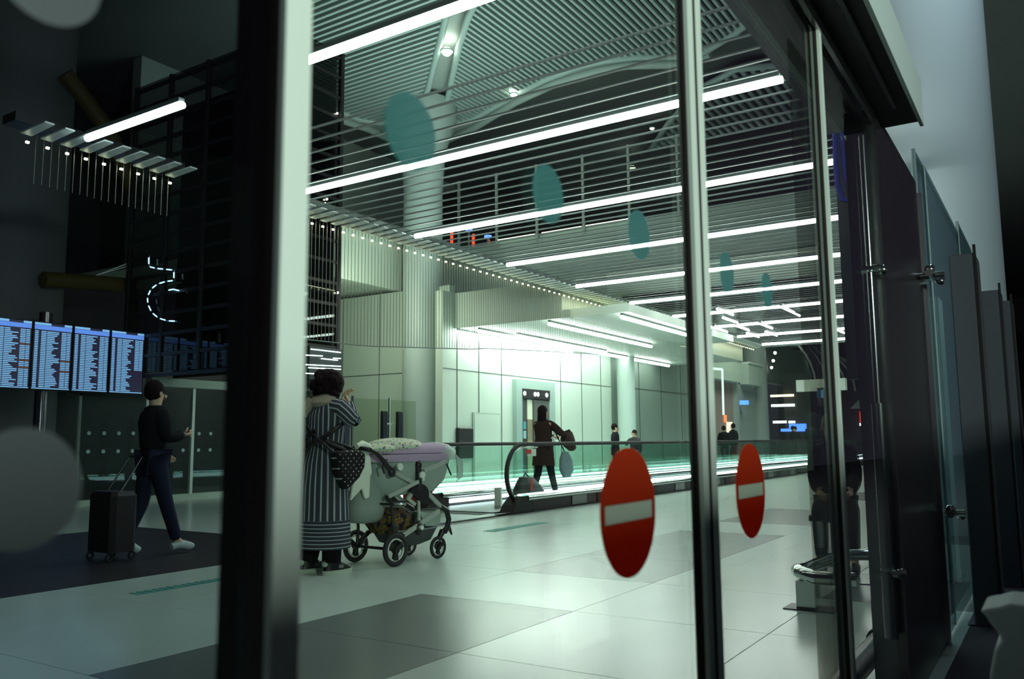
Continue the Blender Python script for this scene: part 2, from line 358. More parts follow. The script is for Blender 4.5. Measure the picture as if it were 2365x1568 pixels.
def louvre(name, poly, axis, pitch, label, n_edge=.035):
    t = thing(name, label, 'ceiling panel')
    q = MB(); pts = [(x, y, 9.0) for x, y in poly]; q.tube(pts+[pts[0]], .075, 8, cap=False); q.build('rim', m_slat, t, smooth=True)
    q = MB(); q.prism([(x, y, 9.14) for x, y in poly], (0, 0, .03)); q.build('backing', m_dark, t)
    i = 1 if axis == 'x' else 0; lo = min(p[i] for p in poly); hi = max(p[i] for p in poly); c = lo+pitch/2
    while c < hi:
        xs = []
        for a, b in zip(poly, poly[1:]+poly[:1]):
            if (a[i]-c)*(b[i]-c) < 0: s_ = (c-a[i])/(b[i]-a[i]); xs.append(a[1-i]+s_*(b[1-i]-a[1-i]))
        xs.sort()
        for a, b in zip(xs[::2], xs[1::2]):
            if b-a > .05:
                if axis == 'x': box('slat', m_slat, a, b, c-n_edge, c+n_edge, 8.99, 9.06, t)
                else: box('slat', m_slat, c-n_edge, c+n_edge, a, b, 8.99, 9.06, t)
        c += pitch
louvre('louvre_panel', R_out, 'x', .135, 'large curved louvre panel in the high ceiling right of the round downlight', .028)
louvre('louvre_panel', L_out, 'y', .165, 'curved louvre panel in the high ceiling left of the round downlight', .032)
louvre('louvre_panel', T_out, 'x', .2, 'louvre panel behind the ceiling grille at the right door leaf', .045)
pl = [P(*p, 9.2) for p in [(640, 150), (790, 272), (850, 292), (910, 320), (950, 345), (1000, 345), (1030, 320), (1100, 287), (1190, 230), (1280, 187), (1380, 157), (1450, 144), (1570, 142), (1640, 118), (1720, 70), (1800, 0), (1800, -190), (640, -190)]]
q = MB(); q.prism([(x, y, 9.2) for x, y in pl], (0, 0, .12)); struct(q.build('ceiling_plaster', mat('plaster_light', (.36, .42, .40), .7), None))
q = MB(); pts = [(x, y, 9.14) for x, y in pl[:17]]; q.tube(pts[1:-3], .10, 8); struct(q.build('trim_ceiling_edge', mat('plaster_rim', (.42, .52, .49), .6), smooth=True))
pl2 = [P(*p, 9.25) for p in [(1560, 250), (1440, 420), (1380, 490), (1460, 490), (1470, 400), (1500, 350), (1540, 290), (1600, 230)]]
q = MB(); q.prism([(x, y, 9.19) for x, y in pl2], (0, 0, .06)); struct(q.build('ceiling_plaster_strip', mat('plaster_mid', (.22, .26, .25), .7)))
for (px, py, r, l) in [(1032, 119, .10, 'large bright round downlight between the two louvre panels'), (1187, 218, .07, 'downlight in the curved edge of the large louvre panel'), (1506, 296, .05, 'upper downlight in the plaster strip left of the middle stile'), (1453, 378, .05, 'middle downlight in the plaster strip left of the middle stile'), (1507, 400, .05, 'downlight among the louvres left of the middle stile')]:
    v = at(px, py, z=8.93); t = thing('downlight', l, 'ceiling light', v, group=None)
    q = MB(); q.ball((0, 0, 0), r, r, r*.9, 16); q.build('lens', m_spot, t, smooth=True); q = MB(); q.ring((0, 0, .01), (0, 0, 1), r*1.15, .02, 24, 6); q.build('bezel', m_slat, t)
# ---- gallery behind the grille
g = struct(box('wall_gallery', mat('gallery_wall', (.34, .42, .38), .6), 17.5, 17.7, 3.0, 13.6, 4.39, 6.1))
struct(box('wall_gallery_back', m_dark, 20.5, 20.7, 3, 15.9, 4.4, 8.85)); struct(box('trim_gallery_floor', m_dgrey, 17.7, 20.5, 3, 16, 5.9, 6.05))
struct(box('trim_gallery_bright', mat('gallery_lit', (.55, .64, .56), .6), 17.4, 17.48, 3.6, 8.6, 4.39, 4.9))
t = thing('gallery_balustrade', 'glass balustrade with steel posts along the upper gallery', 'balustrade')
for y in (12.9, 11.7, 10.5, 9.2, 8.0, 6.8): box('post', mat('post_grey', (.36, .42, .37), .4), 17.42, 17.47, y-.03, y+.03, 5.95, 7.9, t)
for y in (11.73, 10.53, 9.23, 8.03, 6.83): box('glass_pane', m_glassb, 17.44, 17.45, y, y+1.13 if y < 11 else y+1.13, 6.1, 7.8, t)
for y in (9.25, 8.03, 10.55): box('bright_line', mat('line_warm', (1, .95, .8), .5, emit=2.5, ecol=(.95, 1, .75)), 17.41, 17.43, y, y+1.1, 6.12, 6.14, t)
m_blue = mat('blue_glow', (.1, .2, 1), .5, emit=3, ecol=(.10, .20, 1.0)); m_redglow = mat('red_glow', (1, .1, .05), .5, emit=1.2, ecol=(1, .08, .03))
for i, (px, py) in enumerate([(1083, 529), (1127, 546)]):
    v = at(px, py, x=18.0); t = thing('blue_lit_stand', ['left blue topped stand on the upper gallery', 'right blue topped stand on the upper gallery'][i], 'stand', (v.x, v.y, 0))
    q = MB(); q.loft([(0, 0, v.z-.03, .10, .10), (0, 0, v.z+.02, .10, .10)], 16); q.build('blue_top', m_blue, t); q = MB(); q.tube([(0, 0, 6.05), (0, 0, v.z-.03)], .03); q.build('stem', m_grey, t)
for i, (px, py, h) in enumerate([(1042, 560, .35), (1092, 565, .3), (1127, 570, .2)]):
    v = at(px, py, x=18.4); q = MB(); q.bev(v.x, v.x+.05, v.y-.04, v.y+.04, 6.05, v.z+h, .01); tag(q.build('red_light_bar', m_redglow), ['leftmost red light bar on the upper gallery', 'red light bar left of the second blue stand', 'red light bar under the second blue stand'][i], 'lamp')
# ---- lattice tower left
tw = thing('lattice_tower', 'tall dark glazed lattice tower behind the woman', 'tower')
m_tower = mat('tower_steel', (.020, .018, .020), .5); m_towerg = glass('tower_glass', (.42, .42, .42), 1.35)
for (x, y) in ((9.0, 10.0), (10.12, 10.0), (9.0, 12.1), (9.0, 14.2), (10.12, 14.2), (9.0, 11.05), (9.0, 13.15)):
    q = MB(); q.box(x-.035, x+.035, y-.035, y+.035, 0 if y < 10.5 else 2.3, 7.75); q.build('post', m_tower, tw)
z = .45
while z < 7.8:
    if z > 2.2: q = MB(); q.beam((9, 10, z), (9, 14.2, z), .05, .06); q.build('beam', m_tower, tw)
    q = MB(); q.beam((9, 10, z), (10.12, 10, z), .05, .05); q.build('beam', m_tower, tw); z += .36
z = 2.5
while z < 7: 
    q = MB(); q.beam((9.4, 10.6, z), (9.9, 13.6, z+.36), .12, .03); q.build('stair_flight', m_tower, tw); z += .72
box('glass_pane', m_towerg, 9.0, 9.01, 10, 14.2, 2.3, 7.75, tw); box('glass_pane', m_towerg, 9.0, 10.12, 10, 10.01, 0, 7.75, tw)
box('tower_core', m_dark, 10.0, 10.1, 10.1, 14.2, 2.3, 7.7, tw)
for (px, py) in [(755, 460), (751, 470), (779, 262), (780, 676)]:
    v = at(px, py, y=9.97); q = MB(); q.ball(v, .018, n=8); q.build('small_lamp', m_spot, tw)
m_line = mat('digit_and_reflection', (.9, 1, 1), .5, emit=4, ecol=(.9, 1, 1))  # glow for the lift digits and the painted window reflections
b = thing('reflection_window', 'dark window with painted reflections of strip lights above the woman', 'display')  # dark glass; the glowing lines stand for reflected strip lights
box('panel', mat('panel_dark', (.03, .045, .045), .3), 9.42, 10.14, 9.90, 9.94, 2.05, 2.58, b)
for (x0, y0, x1, y1) in [(718, 806, 787, 814), (706, 820, 745, 822), (742, 828, 780, 832), (770, 827, 787, 828), (706, 842, 787, 846), (712, 849, 787, 853), (706, 862, 760, 865)]:
    a, c = at(x0, y0, y=9.88), at(x1, y1, y=9.88); q = MB(); q.beam(a, c, .01, .014); q.build('bright_line', m_line, b)
# curved illuminated sign on the tower: figure like a five
v0 = thing('illuminated_sign', 'big outlined lit figure like a 5 on the dark tower', 'sign')
seq = [(345, 590), (345, 616), (362, 620), (382, 622), (403, 624), (403, 648), (385, 650), (365, 656), (350, 668), (342, 685), (343, 703), (352, 722), (368, 735), (388, 741), (410, 742)]
pts = [at(*p, x=8.93) for p in seq]; q = MB(); q.tube(pts, .012, 6); q.build('outline', mat('sign_metal', (.5, .6, .7), .3, metal=1), v0)
for i in range(len(pts)-1):
    a, c = pts[i], pts[i+1]; q = MB(); q.tube([a+(c-a)*.2+Vector((-.012, 0, 0)), a+(c-a)*.75+Vector((-.012, 0, 0))], .012, 6); q.build('light_segment', mat('sign_glow', (.7, .9, 1), .5, emit=2.2, ecol=(.6, .85, 1)), v0)
q = MB(); q.tube([at(390, 670, x=8.92), at(400, 668, x=8.92), at(413, 671, x=8.92)], .012, 6); q.build('light_segment', MAT['sign_glow'], v0)
# left background
struct(box('wall_left', m_purple, -6, 12, 18.5, 18.8, 0, 9.4)); 
w = struct(box('wall_left_glazed', m_black, 4.5, 12.5, 15.2, 15.3, 0, 2.9))
dr = thing('sliding_entrance', 'glass entrance with pale header box at the back left', 'entrance')
box('header_box', mat('header_pale', (.42, .50, .44), .5), 9.5, 11.4, 14.1, 14.3, 2.13, 2.29, dr); 
for x in (9.5, 10.5, 11.4): box('mullion', m_alu, x-.03, x+.03, 14.2, 14.26, 0, 2.13, dr)
for x in (9.53, 10.53): box('glass_pane', m_glassb, x, x+.94, 14.22, 14.23, .1, 2.13, dr)
box('sill', m_wall, 9.46, 11.6, 14.15, 14.35, 0, .10, dr)
gs = thing('glass_screen', 'low lit glass screen with white dots behind the dark walker', 'glass screen')
box('sill', m_wall, 7.6, 9.42, 14.15, 14.35, 0, .10, gs); box('glass_pane', m_glassb, 8.0, 9.4, 14.22, 14.23, .1, 1.95, gs); box('post', m_chrome, 8.19, 8.24, 14.2, 14.25, 0, 1.95, gs); box('bracket', m_chrome, 8.0, 8.24, 14.2, 14.25, 1.9, 1.94, gs)
mdot = mat('white_dot', (.5, .68, .68), .6)
for z in (1.25, .93):
    for x in (8.4, 8.68, 8.96, 9.24): q = MB(); q.prism([(x+.035*math.cos(a*.6283), 14.21, z+.035*math.sin(a*.6283)) for a in range(10)], (0, .004, 0)); q.build('dot', mdot, gs)
    for x in (10.3, 10.65, 10.92): q = MB(); q.prism([(x+.035*math.cos(a*.6283), 14.21, z+.035*math.sin(a*.6283)) for a in range(10)], (0, .004, 0)); q.build('dot', mdot, dr)
m_yel = mat('mustard_steel', (.10, .065, .010), .6)
for pts, r, l in (([(150, 170), (250, 300), (318, 460)], .16, 'mustard inclined steel tube beside the left column'), ([(100, 645), (210, 652), (305, 660)], .15, 'mustard horizontal steel tube above the screens')):
    q = MB(); q.tube([at(*p, y=14.55) for p in pts], r*.92, 12); tag(q.build('steel_tube', m_yel, smooth=True), l, 'beam')
q = MB(); q.tube([at(115, 675, y=15.4), at(302, 605, y=15.4)], .02, 6); q.tube([at(115, 668, y=15.4), at(302, 612, y=15.4)], .015, 6); tag(q.build('stair_handrail', m_steel), 'thin slanting double handrail above the screens', 'handrail')
# ---- flight information screens
m_scr = mat('screen_dark', (.02, .02, .04), .3, emit=.12, ecol=(.25, .22, .45)); m_txt = mat('screen_text', (.4, .65, 1), .5, emit=1.0, ecol=(.30, .62, 1.0)); m_hdr = mat('screen_header', (.2, .35, 1), .5, emit=1.0, ecol=(.17, .36, 1.0)); m_org = mat('screen_orange', (.5, .2, .1), .5, emit=.2, ecol=(.8, .3, .15))
names = ['leftmost flight information screen, cut by the frame', 'second flight information screen from the left', 'third flight information screen from the left', 'rightmost flight information screen']
for k in range(4):
    x0 = 6.37+.655*k; t = thing('information_screen', names[k], 'screen', (x0, 13.6, 0), group=None)
    box('casing', m_black, 0, .645, 0, .09, 1.92, 3.02, t); q = MB(); q.box(.02, .625, -.006, 0, 1.94, 3.0); q.build('display', m_scr, t)
    q = MB(); q.box(.02, .28, -.010, -.006, 2.965, 3.0); q.box(.5, .625, -.010, -.006, 2.965, 3.0); q.box(.02, .625, -.010, -.006, 1.94, 1.955); q.cur = 1
    q.box(.02, .625, -.010, -.006, 2.89, 2.96); q.cur = 0
    for r in range(32):
        z = 2.86-.0285*r; a = random.uniform(.30, .44)
        q.box(.03, .085, -.010, -.006, z-.008, z+.008); q.box(.13, .21, -.010, -.006, z-.008, z+.008); q.box(.222, a, -.010, -.006, z-.008, z+.008)
        if (k, r) in ((0, 8), (0, 17), (0, 21), (1, 16), (1, 22)): q.cur = 2
        if not (k == 3 and r > 18): q.box(.46, .54, -.010, -.006, z-.008, z+.008); q.box(.55, .61, -.010, -.006, z-.008, z+.008)
        q.cur = 0
    q.build('text_rows', [m_txt, m_hdr, m_org], t, kind='stuff')
q = MB(); q.tube([(7.32, 13.80, 0), (7.32, 13.80, 3.2)], .10, 16); tag(q.build('screen_post', m_steel, smooth=True), 'grey round post carrying the flight screens', 'post')
# ---- lift
li = thing('lift', 'grey framed glass lift with a floor indicator over its open doors', 'lift', (17.5, 11.3, 0))
m_port = mat('portal_grey', (.30, .40, .36), .4); m_lift = mat('lift_steel', (.13, .14, .13), .3, metal=.3)
q = MB(); q.box(0, .27, -.12, 0, 0, 2.58); q.box(1.62, 1.9, -.12, 0, 0, 2.58); q.box(.27, 1.62, -.12, 0, 2.36, 2.58); q.build('portal', m_port, li)
box('indicator', m_black, .27, 1.62, -.13, -.1, 2.12, 2.36, li)
for x in (.36, .86, 1.0, 1.44): q = MB(); q.ring((x, -.135, 2.24), (0, 1, 0), .042, .014, 12, 6); q.build('digit', m_line, bpy.data.objects['indicator']) if 0 else q.build('digit', m_line, li)
box('door_leaf', m_lift, .86, 1.62, -.09, -.05, 0, 2.1, li); box('door_leaf', mat('lift_blue', (.05, .08, .10), .3), .27, .42, -.09, -.05, 0, 2.1, li)
box('cabin_back', mat('cabin', (.07, .05, .04), .4), .42, .86, -.04, -.02, 0, 2.1, li)
for z0, z1, c in ((1.6, 2.1, (.62, .66, .52)), (1.05, 1.6, (.20, .18, .11)), (.78, 1.05, (.50, .52, .33)), (.1, .78, (.40, .42, .28))): box('cabin_panel', mat('cab%d' % (z0*100), c, .5), .60, .84, -.06, -.04, z0, z1, li)
for x0, z0, c in ((1.66, 1.17, (.015, .02, .03)), (1.66, .93, (.015, .02, .03)), (.29, 1.12, (.25, .45, .5)), (.29, .9, (.02, .03, .04)), (.29, 1.35, (.08, .28, .32))): box('pictogram', mat('pic%d' % (c[0]*100), c, .4), x0, x0+.13, -.13, -.12, z0, z0+.19, li)
for x0, z0 in ((1.70, 1.22), (1.70, .98)): q = MB(); q.box(x0+.01, x0+.05, -.136, -.13, z0, z0+.09); q.ball((x0+.03, -.133, z0+.115), .018, .004, .018, 8); q.build('pictogram_mark', m_white, li)
q = MB(); q.prism([(1.24, -.095, 1.72), (1.34, -.095, 1.86), (1.30, -.095, 1.92), (1.24, -.095, 1.88), (1.18, -.095, 1.92), (1.14, -.095, 1.86)], (0, -.004, 0)); q.build('heart_mark', m_wall, li)
# notice panels on the lift wall
tag(box('wall_cabinet', m_black, 15.15, 15.72, 11.2, 11.3, .68, 1.36, b=.02), 'black square cabinet on the lift wall left of the lift', 'cabinet')
t = thing('wall_hatch', 'pale framed hatch in the lift wall beside the black cabinet', 'hatch'); box('frame', m_wallg, 15.78, 16.9, 11.26, 11.3, 0.0, 1.72, t); box('door', m_wall, 15.82, 16.86, 11.25, 11.26, .02, 1.68, t)
t = thing('red_cabinet', 'red cabinet behind the front of the stroller', 'cabinet'); mrc = mat('cabinet_red', (.30, .03, .03), .5); box('body', mrc, 10.5, 10.65, 8.56, 8.88, 0, 1.0, t, b=.01); box('door', mat('cabinet_red_door', (.36, .04, .035), .4), 10.485, 10.5, 8.58, 8.86, .05, .95, t)
t = thing('glass_partition', 'tall frameless glass partition with two steel posts behind the stroller', 'partition')
for px in (815, 900): v = at(px, 905, y=9.3); q = MB(); q.tube([(v.x, 9.3, 0), (v.x, 9.3, 1.78)], .02, 8); q.build('post', m_chrome, t); q = MB(); q.tube([(v.x-.08, 9.3, 1.35), (v.x+.08, 9.3, 1.35)], .018, 8); q.build('clamp', m_chrome, t)
v = at(815, 905, y=9.3); w = at(965, 905, y=9.3); box('glass_pane', m_tint if 0 else glass('partition_glass', (.86, .90, .84), 1.3), v.x, w.x, 9.34, 9.35, .05, 1.75, t)
for px, l in ((890, 'left dark narrow information panel behind the glass partition'), (925, 'right dark narrow information panel behind the glass partition'), (802, 'dark narrow panel under the raised elbow')): 
    v = at(px, 950, y=10.9); t = thing('info_panel', l, 'panel'); box('body', m_black, v.x-.08, v.x+.08, 10.9, 10.96, 0, 1.65, t, b=.01); box('face', mat('face_navy', (.02, .025, .05), .3), v.x-.065, v.x+.065, 10.89, 10.9, .3, 1.6, t)
# ================================================================== WALKWAYS
def walkway(y0, y1, x0, x1, label, near):
    t = thing('moving_walkway', label, 'moving walkway')
    box('belt', mat('belt', (.10, .12, .12), .35, metal=.5), x0-.2, x1, y0+.12, y1-.12, 0, .03, t)
    box('landing_plate', mat('plate_steel', (.34, .40, .40), .3, metal=.7, var=.1, scale=40, bump=.3), x0-2.1, x0-.2, y0-.1, y1+.1, 0, .015, t)
    q = MB()
    for k in range(14): q.box(x0-.5+.02*k, x0-.49+.02*k, y0+.15, y1-.15, .015, .02)
    q.build('comb_teeth', m_slab, t, kind='stuff')
    for yy, s_ in ((y0, 1), (y1, -1)):
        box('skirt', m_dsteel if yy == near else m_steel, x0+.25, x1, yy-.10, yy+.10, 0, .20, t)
        q = MB(); q.tube([(x0+.35, yy-.12, .205), (x1, yy-.12, .205)], .045, 10); q.build('deck_rail', m_chrome, t, smooth=True)
        box('skirt_light', m_cool, x0+.3, x1, yy+s_*.101, yy+s_*.112, .07, .13, t)
        box('skirt_light', m_cool, x0+.3, x1, yy-.015, yy+.015, .235, .262, t)
        # glass panels and rounded newel
        pts = [(x0+.62, yy, .96)]
        q = MB(); poly = [(x0+.30, yy-.006, .2)]
        for k in range(9): a = math.radians(235-k*18.1); poly.append((x0+.44+.42*math.cos(a), yy-.006, .56+.40*math.sin(a)))
        poly += [(x0+2.0, yy-.006, .96), (x0+2.0, yy-.006, .2)]; q.prism(poly, (0, .012, 0)); q.build('glass_panel', m_glassb, t)
        xx = x0+2.02
        while xx < x1-.1: box('glass_panel', m_glassb, xx, min(xx+2.35, x1), yy-.006, yy+.006, .2, .96, t); xx += 2.38
        hp = [(x0+.36, yy, .14), (x0+.20, yy, .20)]
        for k in range(12): a = math.radians(232-k*12.9); hp.append((x0+.44+.46*math.cos(a), yy, .56+.445*math.sin(a)))
        hp += [(x0+.8, yy, 1.005), (x1, yy, 1.005)]
        q = MB(); q.tube(hp, .032, 10); q.build('handrail', m_rubber, t, smooth=True)
        q = MB(); q.tube([(p[0]+.05 if i < 14 else p[0], p[1], p[2]-(.05 if i > 9 else 0)) for i, p in enumerate(hp[1:15])], .014, 8); q.build('handrail_guide', m_chrome, t, smooth=True)
        q = MB(); q.prism([(x0-.05, yy-.12, 0), (x0+.05, yy-.12, .12), (x0+.22, yy-.12, .24), (x0+.55, yy-.12, .24), (x0+.55, yy-.12, 0)], (0, .24, 0)); q.build('newel_base', m_black, t)
        q = MB(); q.box(x0-.4, x0-.03, yy-.10, yy-.04, .0, .025); q.build('newel_foot', m_black, t)
        q = MB(); q.ball((x0+.40, yy-.05, .25), .05, .03, .015, 10); q.build('signal_light', mat('green_lamp', (.1, 1, .3), .5, emit=3, ecol=(.12, 1, .35)), t)
    return t
walkway(6.85, 8.45, 10.45, 46, 'near moving walkway with glass sides and black handrail', 6.85)
walkway(9.0, 9.85, 10.9, 46, 'far moving walkway behind the nearer one', 0)
tag(box('luggage_sign_stand', m_white, 11.25, 11.29, 7.5, 7.62, .0, .32), 'small white sign stand at the walkway entry', 'sign')
def small_sign():
    t = thing('walkway_sign', 'small red and white notice on the walkway glass', 'sign')
    box('plate', m_white, 11.0, 11.25, 6.835, 6.842, .82, .93, t); box('red_mark', m_redglow if 0 else mat('notice_red', (.6, .05, .03), .5), 10.94, 11.1, 6.828, 6.834, .86, .92, t)
    box('red_arrow', MAT['notice_red'], 11.08, 11.12, 6.828, 6.834, .30, .48, t)
small_sign()
# small steel boxes along the near skirt
sk = thing('skirt_hatches', 'row of dark service hatches along the near walkway side', 'hatch')
for i in range(14): x = 12.2+2.2*i; box('hatch', m_steel, x, x+.5, 6.735, 6.75, .02, .16, sk); box('hatch', m_black, x+.9, x+1.3, 6.735, 6.75, .02, .16, sk)
# ================================================================== DOORS
GY = .56
def frame(name, x0, x1, y1, z1, label, sup=None):
    t = thing(name, label, 'door frame'); d = .0
    box('front_face', m_alu, x0, x1, GY, GY+.008, 0, z1, t)
    box('core', m_aluside, x0, x1, GY+.008, y1, 0, z1, t)
    if sup: box('seal', m_aluside, sup, sup+.006, GY-.003, GY, 0, z1, t)
    return t
frame('door_stile', .496, .527, .628, 2.37, 'wide blurred aluminium stile of the left door leaf')
frame('door_stile', 1.515, 1.592, .585, 2.37, 'aluminium stile at the middle, left of the small red sticker', 1.545)
frame('door_stile', 2.70, 2.735, .60, 2.37, 'narrow aluminium stile at the right edge of the right leaf')
for k, (x0, x1, l) in enumerate(((-.9, .48, 'left glass door leaf'), (.531, 1.515, 'middle glass door leaf'), (1.592, 2.70, 'right glass door leaf'), (2.735, 3.66, 'fixed glass beside the steel panel'))):
    o = box('door_%d' % (k+1), m_glass if k else glass('left_leaf_glass', (.74, .80, .82), 1.3), x0, x1, GY+.014, GY+.022, .02, 2.37); struct(o)
struct(box('trim_door_threshold', m_steel, -1, 3.66, .50, .66, 0, .012))
def disc(cx, cz, r, y, t=.0015, n=40): return [(cx+r*math.cos(2*math.pi*i/n), y, cz+r*math.sin(2*math.pi*i/n)) for i in range(n)]
for (cx, cz, r, l) in ((1.220, .930, .0995, 'large red no entry sticker with white bar on the middle door leaf'), (1.838, .931, .101, 'smaller looking red no entry sticker on the right door leaf')):
    t = thing('no_entry_sticker', l, 'sticker', (cx, GY+.012, cz)); q = MB(); a0 = math.asin(.014/r)
    for sg_ in (1, -1): q.prism([(r*math.cos(a0+(math.pi-2*a0)*i/30), 0, sg_*r*math.sin(a0+(math.pi-2*a0)*i/30)) for i in range(31)], (0, .0012, 0))
    for sx in (1, -1): q.prism([(sx*r*.86, 0, -.014), (sx*r*math.cos(a0), 0, -.014), (sx*r, 0, 0), (sx*r*math.cos(a0), 0, .014), (sx*r*.86, 0, .014)], (0, .0012, 0))
    q.build('red_disc', m_red, t); box('white_bar', m_bar, -r*.86, r*.86, 0, .0012, -.014, .014, t)
for (cx, cz, r, l) in ((.687, 1.378, .043, 'largest teal dot sticker at upper left of the middle leaf'), (.983, 1.381, .041, 'second teal dot sticker on the middle leaf'), (1.286, 1.385, .042, 'third teal dot sticker, just left of the middle stile'), (1.734, 1.395, .044, 'teal dot sticker on the right leaf beside the stile'), (2.03, 1.40, .043, 'farthest teal dot sticker on the right leaf'),
                       (.295, 1.012, .040, 'dark blurred dot sticker low on the left leaf'), (.290, 1.372, .040, 'dark blurred dot sticker high on the left leaf')):
    q = MB(); q.prism(disc(cx, cz, r, GY+.012), (0, .0015, 0)); tag(q.build('dot_sticker', m_teal if cx > .4 else mat('sticker_dark', (.045, .058, .062), .6, trans=.12)), l, 'sticker')
# header box over the doors
hd = sroot('trim_door_header')
box('header_shell', m_dsteel, -1, 3.93, .42, .80, 2.52, 2.62, hd, b=.01); box('header_front', mat('header_face', (.50, .60, .58), .4), -1, 3.97, .405, .42, 2.40, 2.61, hd)
box('header_underside', m_black, -1, 3.93, .42, .56, 2.41, 2.43, hd); box('header_rail', m_steel, -1, 3.66, .47, .485, 2.39, 2.41, hd); box('header_rail', m_steel, -1, 3.66, .555, .57, 2.35, 2.41, hd); box('header_rail', m_dsteel, -1, 3.66, .60, .615, 2.37, 2.41, hd)
box('header_beam', m_dsteel, -1, 3.93, .62, .80, 2.43, 2.52, hd)
# tinted return glass behind the right stile
tag(box('tinted_glass_fin', m_tint, 2.73, 3.0, .66, .668, .0, 2.36), 'dark tinted glass fin standing beside the right stile', 'glass panel')
# stainless cladding right of the doors
sp = thing('steel_cladding', 'tall dark stainless wall panel right of the doors', 'wall panel')
box('sheet', m_dsteel, 3.68, 4.92, GY, GY+.01, 0, 2.42, sp); box('return_edge', m_steel, 3.665, 3.68, GY-.005, GY+.12, 0, 2.36, sp); box('end_edge', m_chrome, 4.92, 4.935, GY-.02, GY+.02, 0, 2.36, sp)
box('sheet', m_dsteel, 3.68, 4.92, GY+.01, GY+.12, 0, 2.42, sp)
pu = thing('pull_tube', 'long vertical stainless tube with clamps at the right edge of the glazing', 'handle')
q = MB(); q.tube([(3.60, .60, .28), (3.60, .60, 2.28)], .014, 12); q.build('tube', m_steel, pu, smooth=True); q = MB(); q.tube([(3.60, .60, .28), (3.60, .60, 1.18)], .026, 12); q.build('sleeve', m_steel, pu, smooth=True)
for z in (.52, 1.72): q = MB(); q.tube([(3.60, .56, z), (3.60, .63, z)], .018, 10); q.ball((3.64, .56, z), .022, n=8); q.build('clamp', m_chrome, pu, smooth=True)
# glass wall going on to the right
gw = thing('glass_wall', 'frameless glass wall running on beyond the steel panel', 'glass wall')
m_gw = glass('glass_wall_glass', (.62, .74, .78), 1.4)
for x0, x1 in ((4.94, 5.35), (5.36, 7.35), (7.36, 8.9)): box('glass_pane', m_gw, x0, x1, GY, GY+.012, .02, 2.62+(x0-5)*.05, gw)
for x in (4.94, 5.35, 7.35): box('pane_edge', mat('edge_bright', (.75, .95, .92), .2, metal=.6), x, x+.014, GY-.004, GY+.016, .02, 2.62+(x-5)*.05, gw)
for (px, py) in ((2152, 636), (2200, 1184)):
    v = at(px, py, y=.50); q = MB(); q.tube([(v.x-.10, .50, v.z), (v.x+.10, .50, v.z)], .020, 10); q.tube([(v.x, .44, v.z), (v.x, .56, v.z)], .018, 10); q.ball((v.x-.07, .50, v.z+.02), .026, n=8); q.ball((v.x+.08, .47, v.z-.02), .024, n=8)
    tag(q.build('spider_clamp', m_chrome, smooth=True), 'bright steel glass clamp ' + ('above the fins' if py < 900 else 'low beside the fins'), 'clamp')
for (x, y0, y1, l) in ((5.5, .341, .48, 'nearest and tallest looking grey steel fin'), (7.0, .293, .417, 'middle grey steel fin'), (7.6, .245, .335, 'farthest grey steel fin of the three')):
    t = thing('steel_fin', l, 'fin'); box('plate', mat('fin_grey', (.10, .105, .12), .4, metal=.4), x, x+.30, y0, y1, 0, 2.11, t, b=.006); box('edge_strip', m_black, x-.004, x, y0-.004, y0+.012, 0, 2.16, t); box('foot_plate', m_steel, x-.05, x+.35, y0-.03, y1+.03, 0, .012, t)
column(11.0, 1.08, .68, 9.2, 'big pale round column outside at the right', mat('col_blue', (.62, .74, .78), .7, var=.02, scale=1))
# guard rail tube at the bottom right
gr = thing('guard_rail', 'thick tubular guard rail low at the bottom right', 'rail')
q = MB(); q.tube([(3.0, .76, .12), (5.9, .76, .12)], .05, 14); q.build('tube', m_dsteel, gr, smooth=True); q = MB(); q.tube([(4.25, .76, .12), (4.33, .76, .12)], .062, 14); q.build('joint', m_black, gr, smooth=True)
for x in (3.3, 5.6): q = MB(); q.tube([(x, .76, 0), (x, .76, .10)], .03, 10); q.build('foot', m_dsteel, gr)
# low bump rail inside
br = thing('bump_rail', 'low polished tubular rail curving round on the pale floor', 'rail')
q = MB(); q.tube([(6.75, .98, .2), (6.72, 1.2, .2), (6.65, 1.36, .2), (6.3, 1.43, .2), (5.85, 1.47, .2), (5.62, 1.47, .21), (5.5, 1.42, .215), (5.45, 1.33, .2), (5.47, 1.2, .2), (5.5, 1.10, .2)], .042, 14); q.build('tube', m_chrome, br, smooth=True)
box('leg_box', m_chrome, 5.47, 5.58, 1.33, 1.45, 0, .17, br); box('foot_plate', m_black, 5.42, 5.62, 1.22, 1.52, 0, .006, br)
q = MB(); q.tube([(6.7, 1.19, 0), (6.7, 1.19, .2)], .018, 10); q.build('post', m_steel, br); box('foot_plate', m_dsteel, 6.6, 6.8, 1.08, 1.3, 0, .006, br)
q = MB(); q.tube([(6.69, 1.20, .23), (6.69, 1.20, .27)], .012, 8); q.build('stud', m_chrome, br)
# dark hanging panel, blue lettering painted on as a glass reflection
bn = thing('logo_reflection_panel', 'dark tall panel with painted reflection of big blue lettering near the steel panel', 'banner')
box('panel', mat('logo_panel_dark', (.035, .04, .042), .4), 6.95, 7.0, 1.08, 1.37, 1.5, 4.1, bn)
m_bl = mat('reflection_blue', (.02, .025, .20), .5, emit=.12, ecol=(.03, .05, .5))
for st in ([(1922, 205), (1935, 250), (1945, 300), (1948, 345)], [(1928, 300), (1930, 380), (1935, 430), (1945, 460), (1958, 462)], [(1976, 280), (1972, 350), (1972, 420), (1976, 480)], [(1990, 370), (2000, 430), (2004, 480), (2005, 530)], [(1948, 345), (1952, 400), (1962, 440)]):
    q = MB(); q.tube([at(*p, x=6.94) for p in st], .02, 6); q.build('letter_stroke', m_bl, bn)
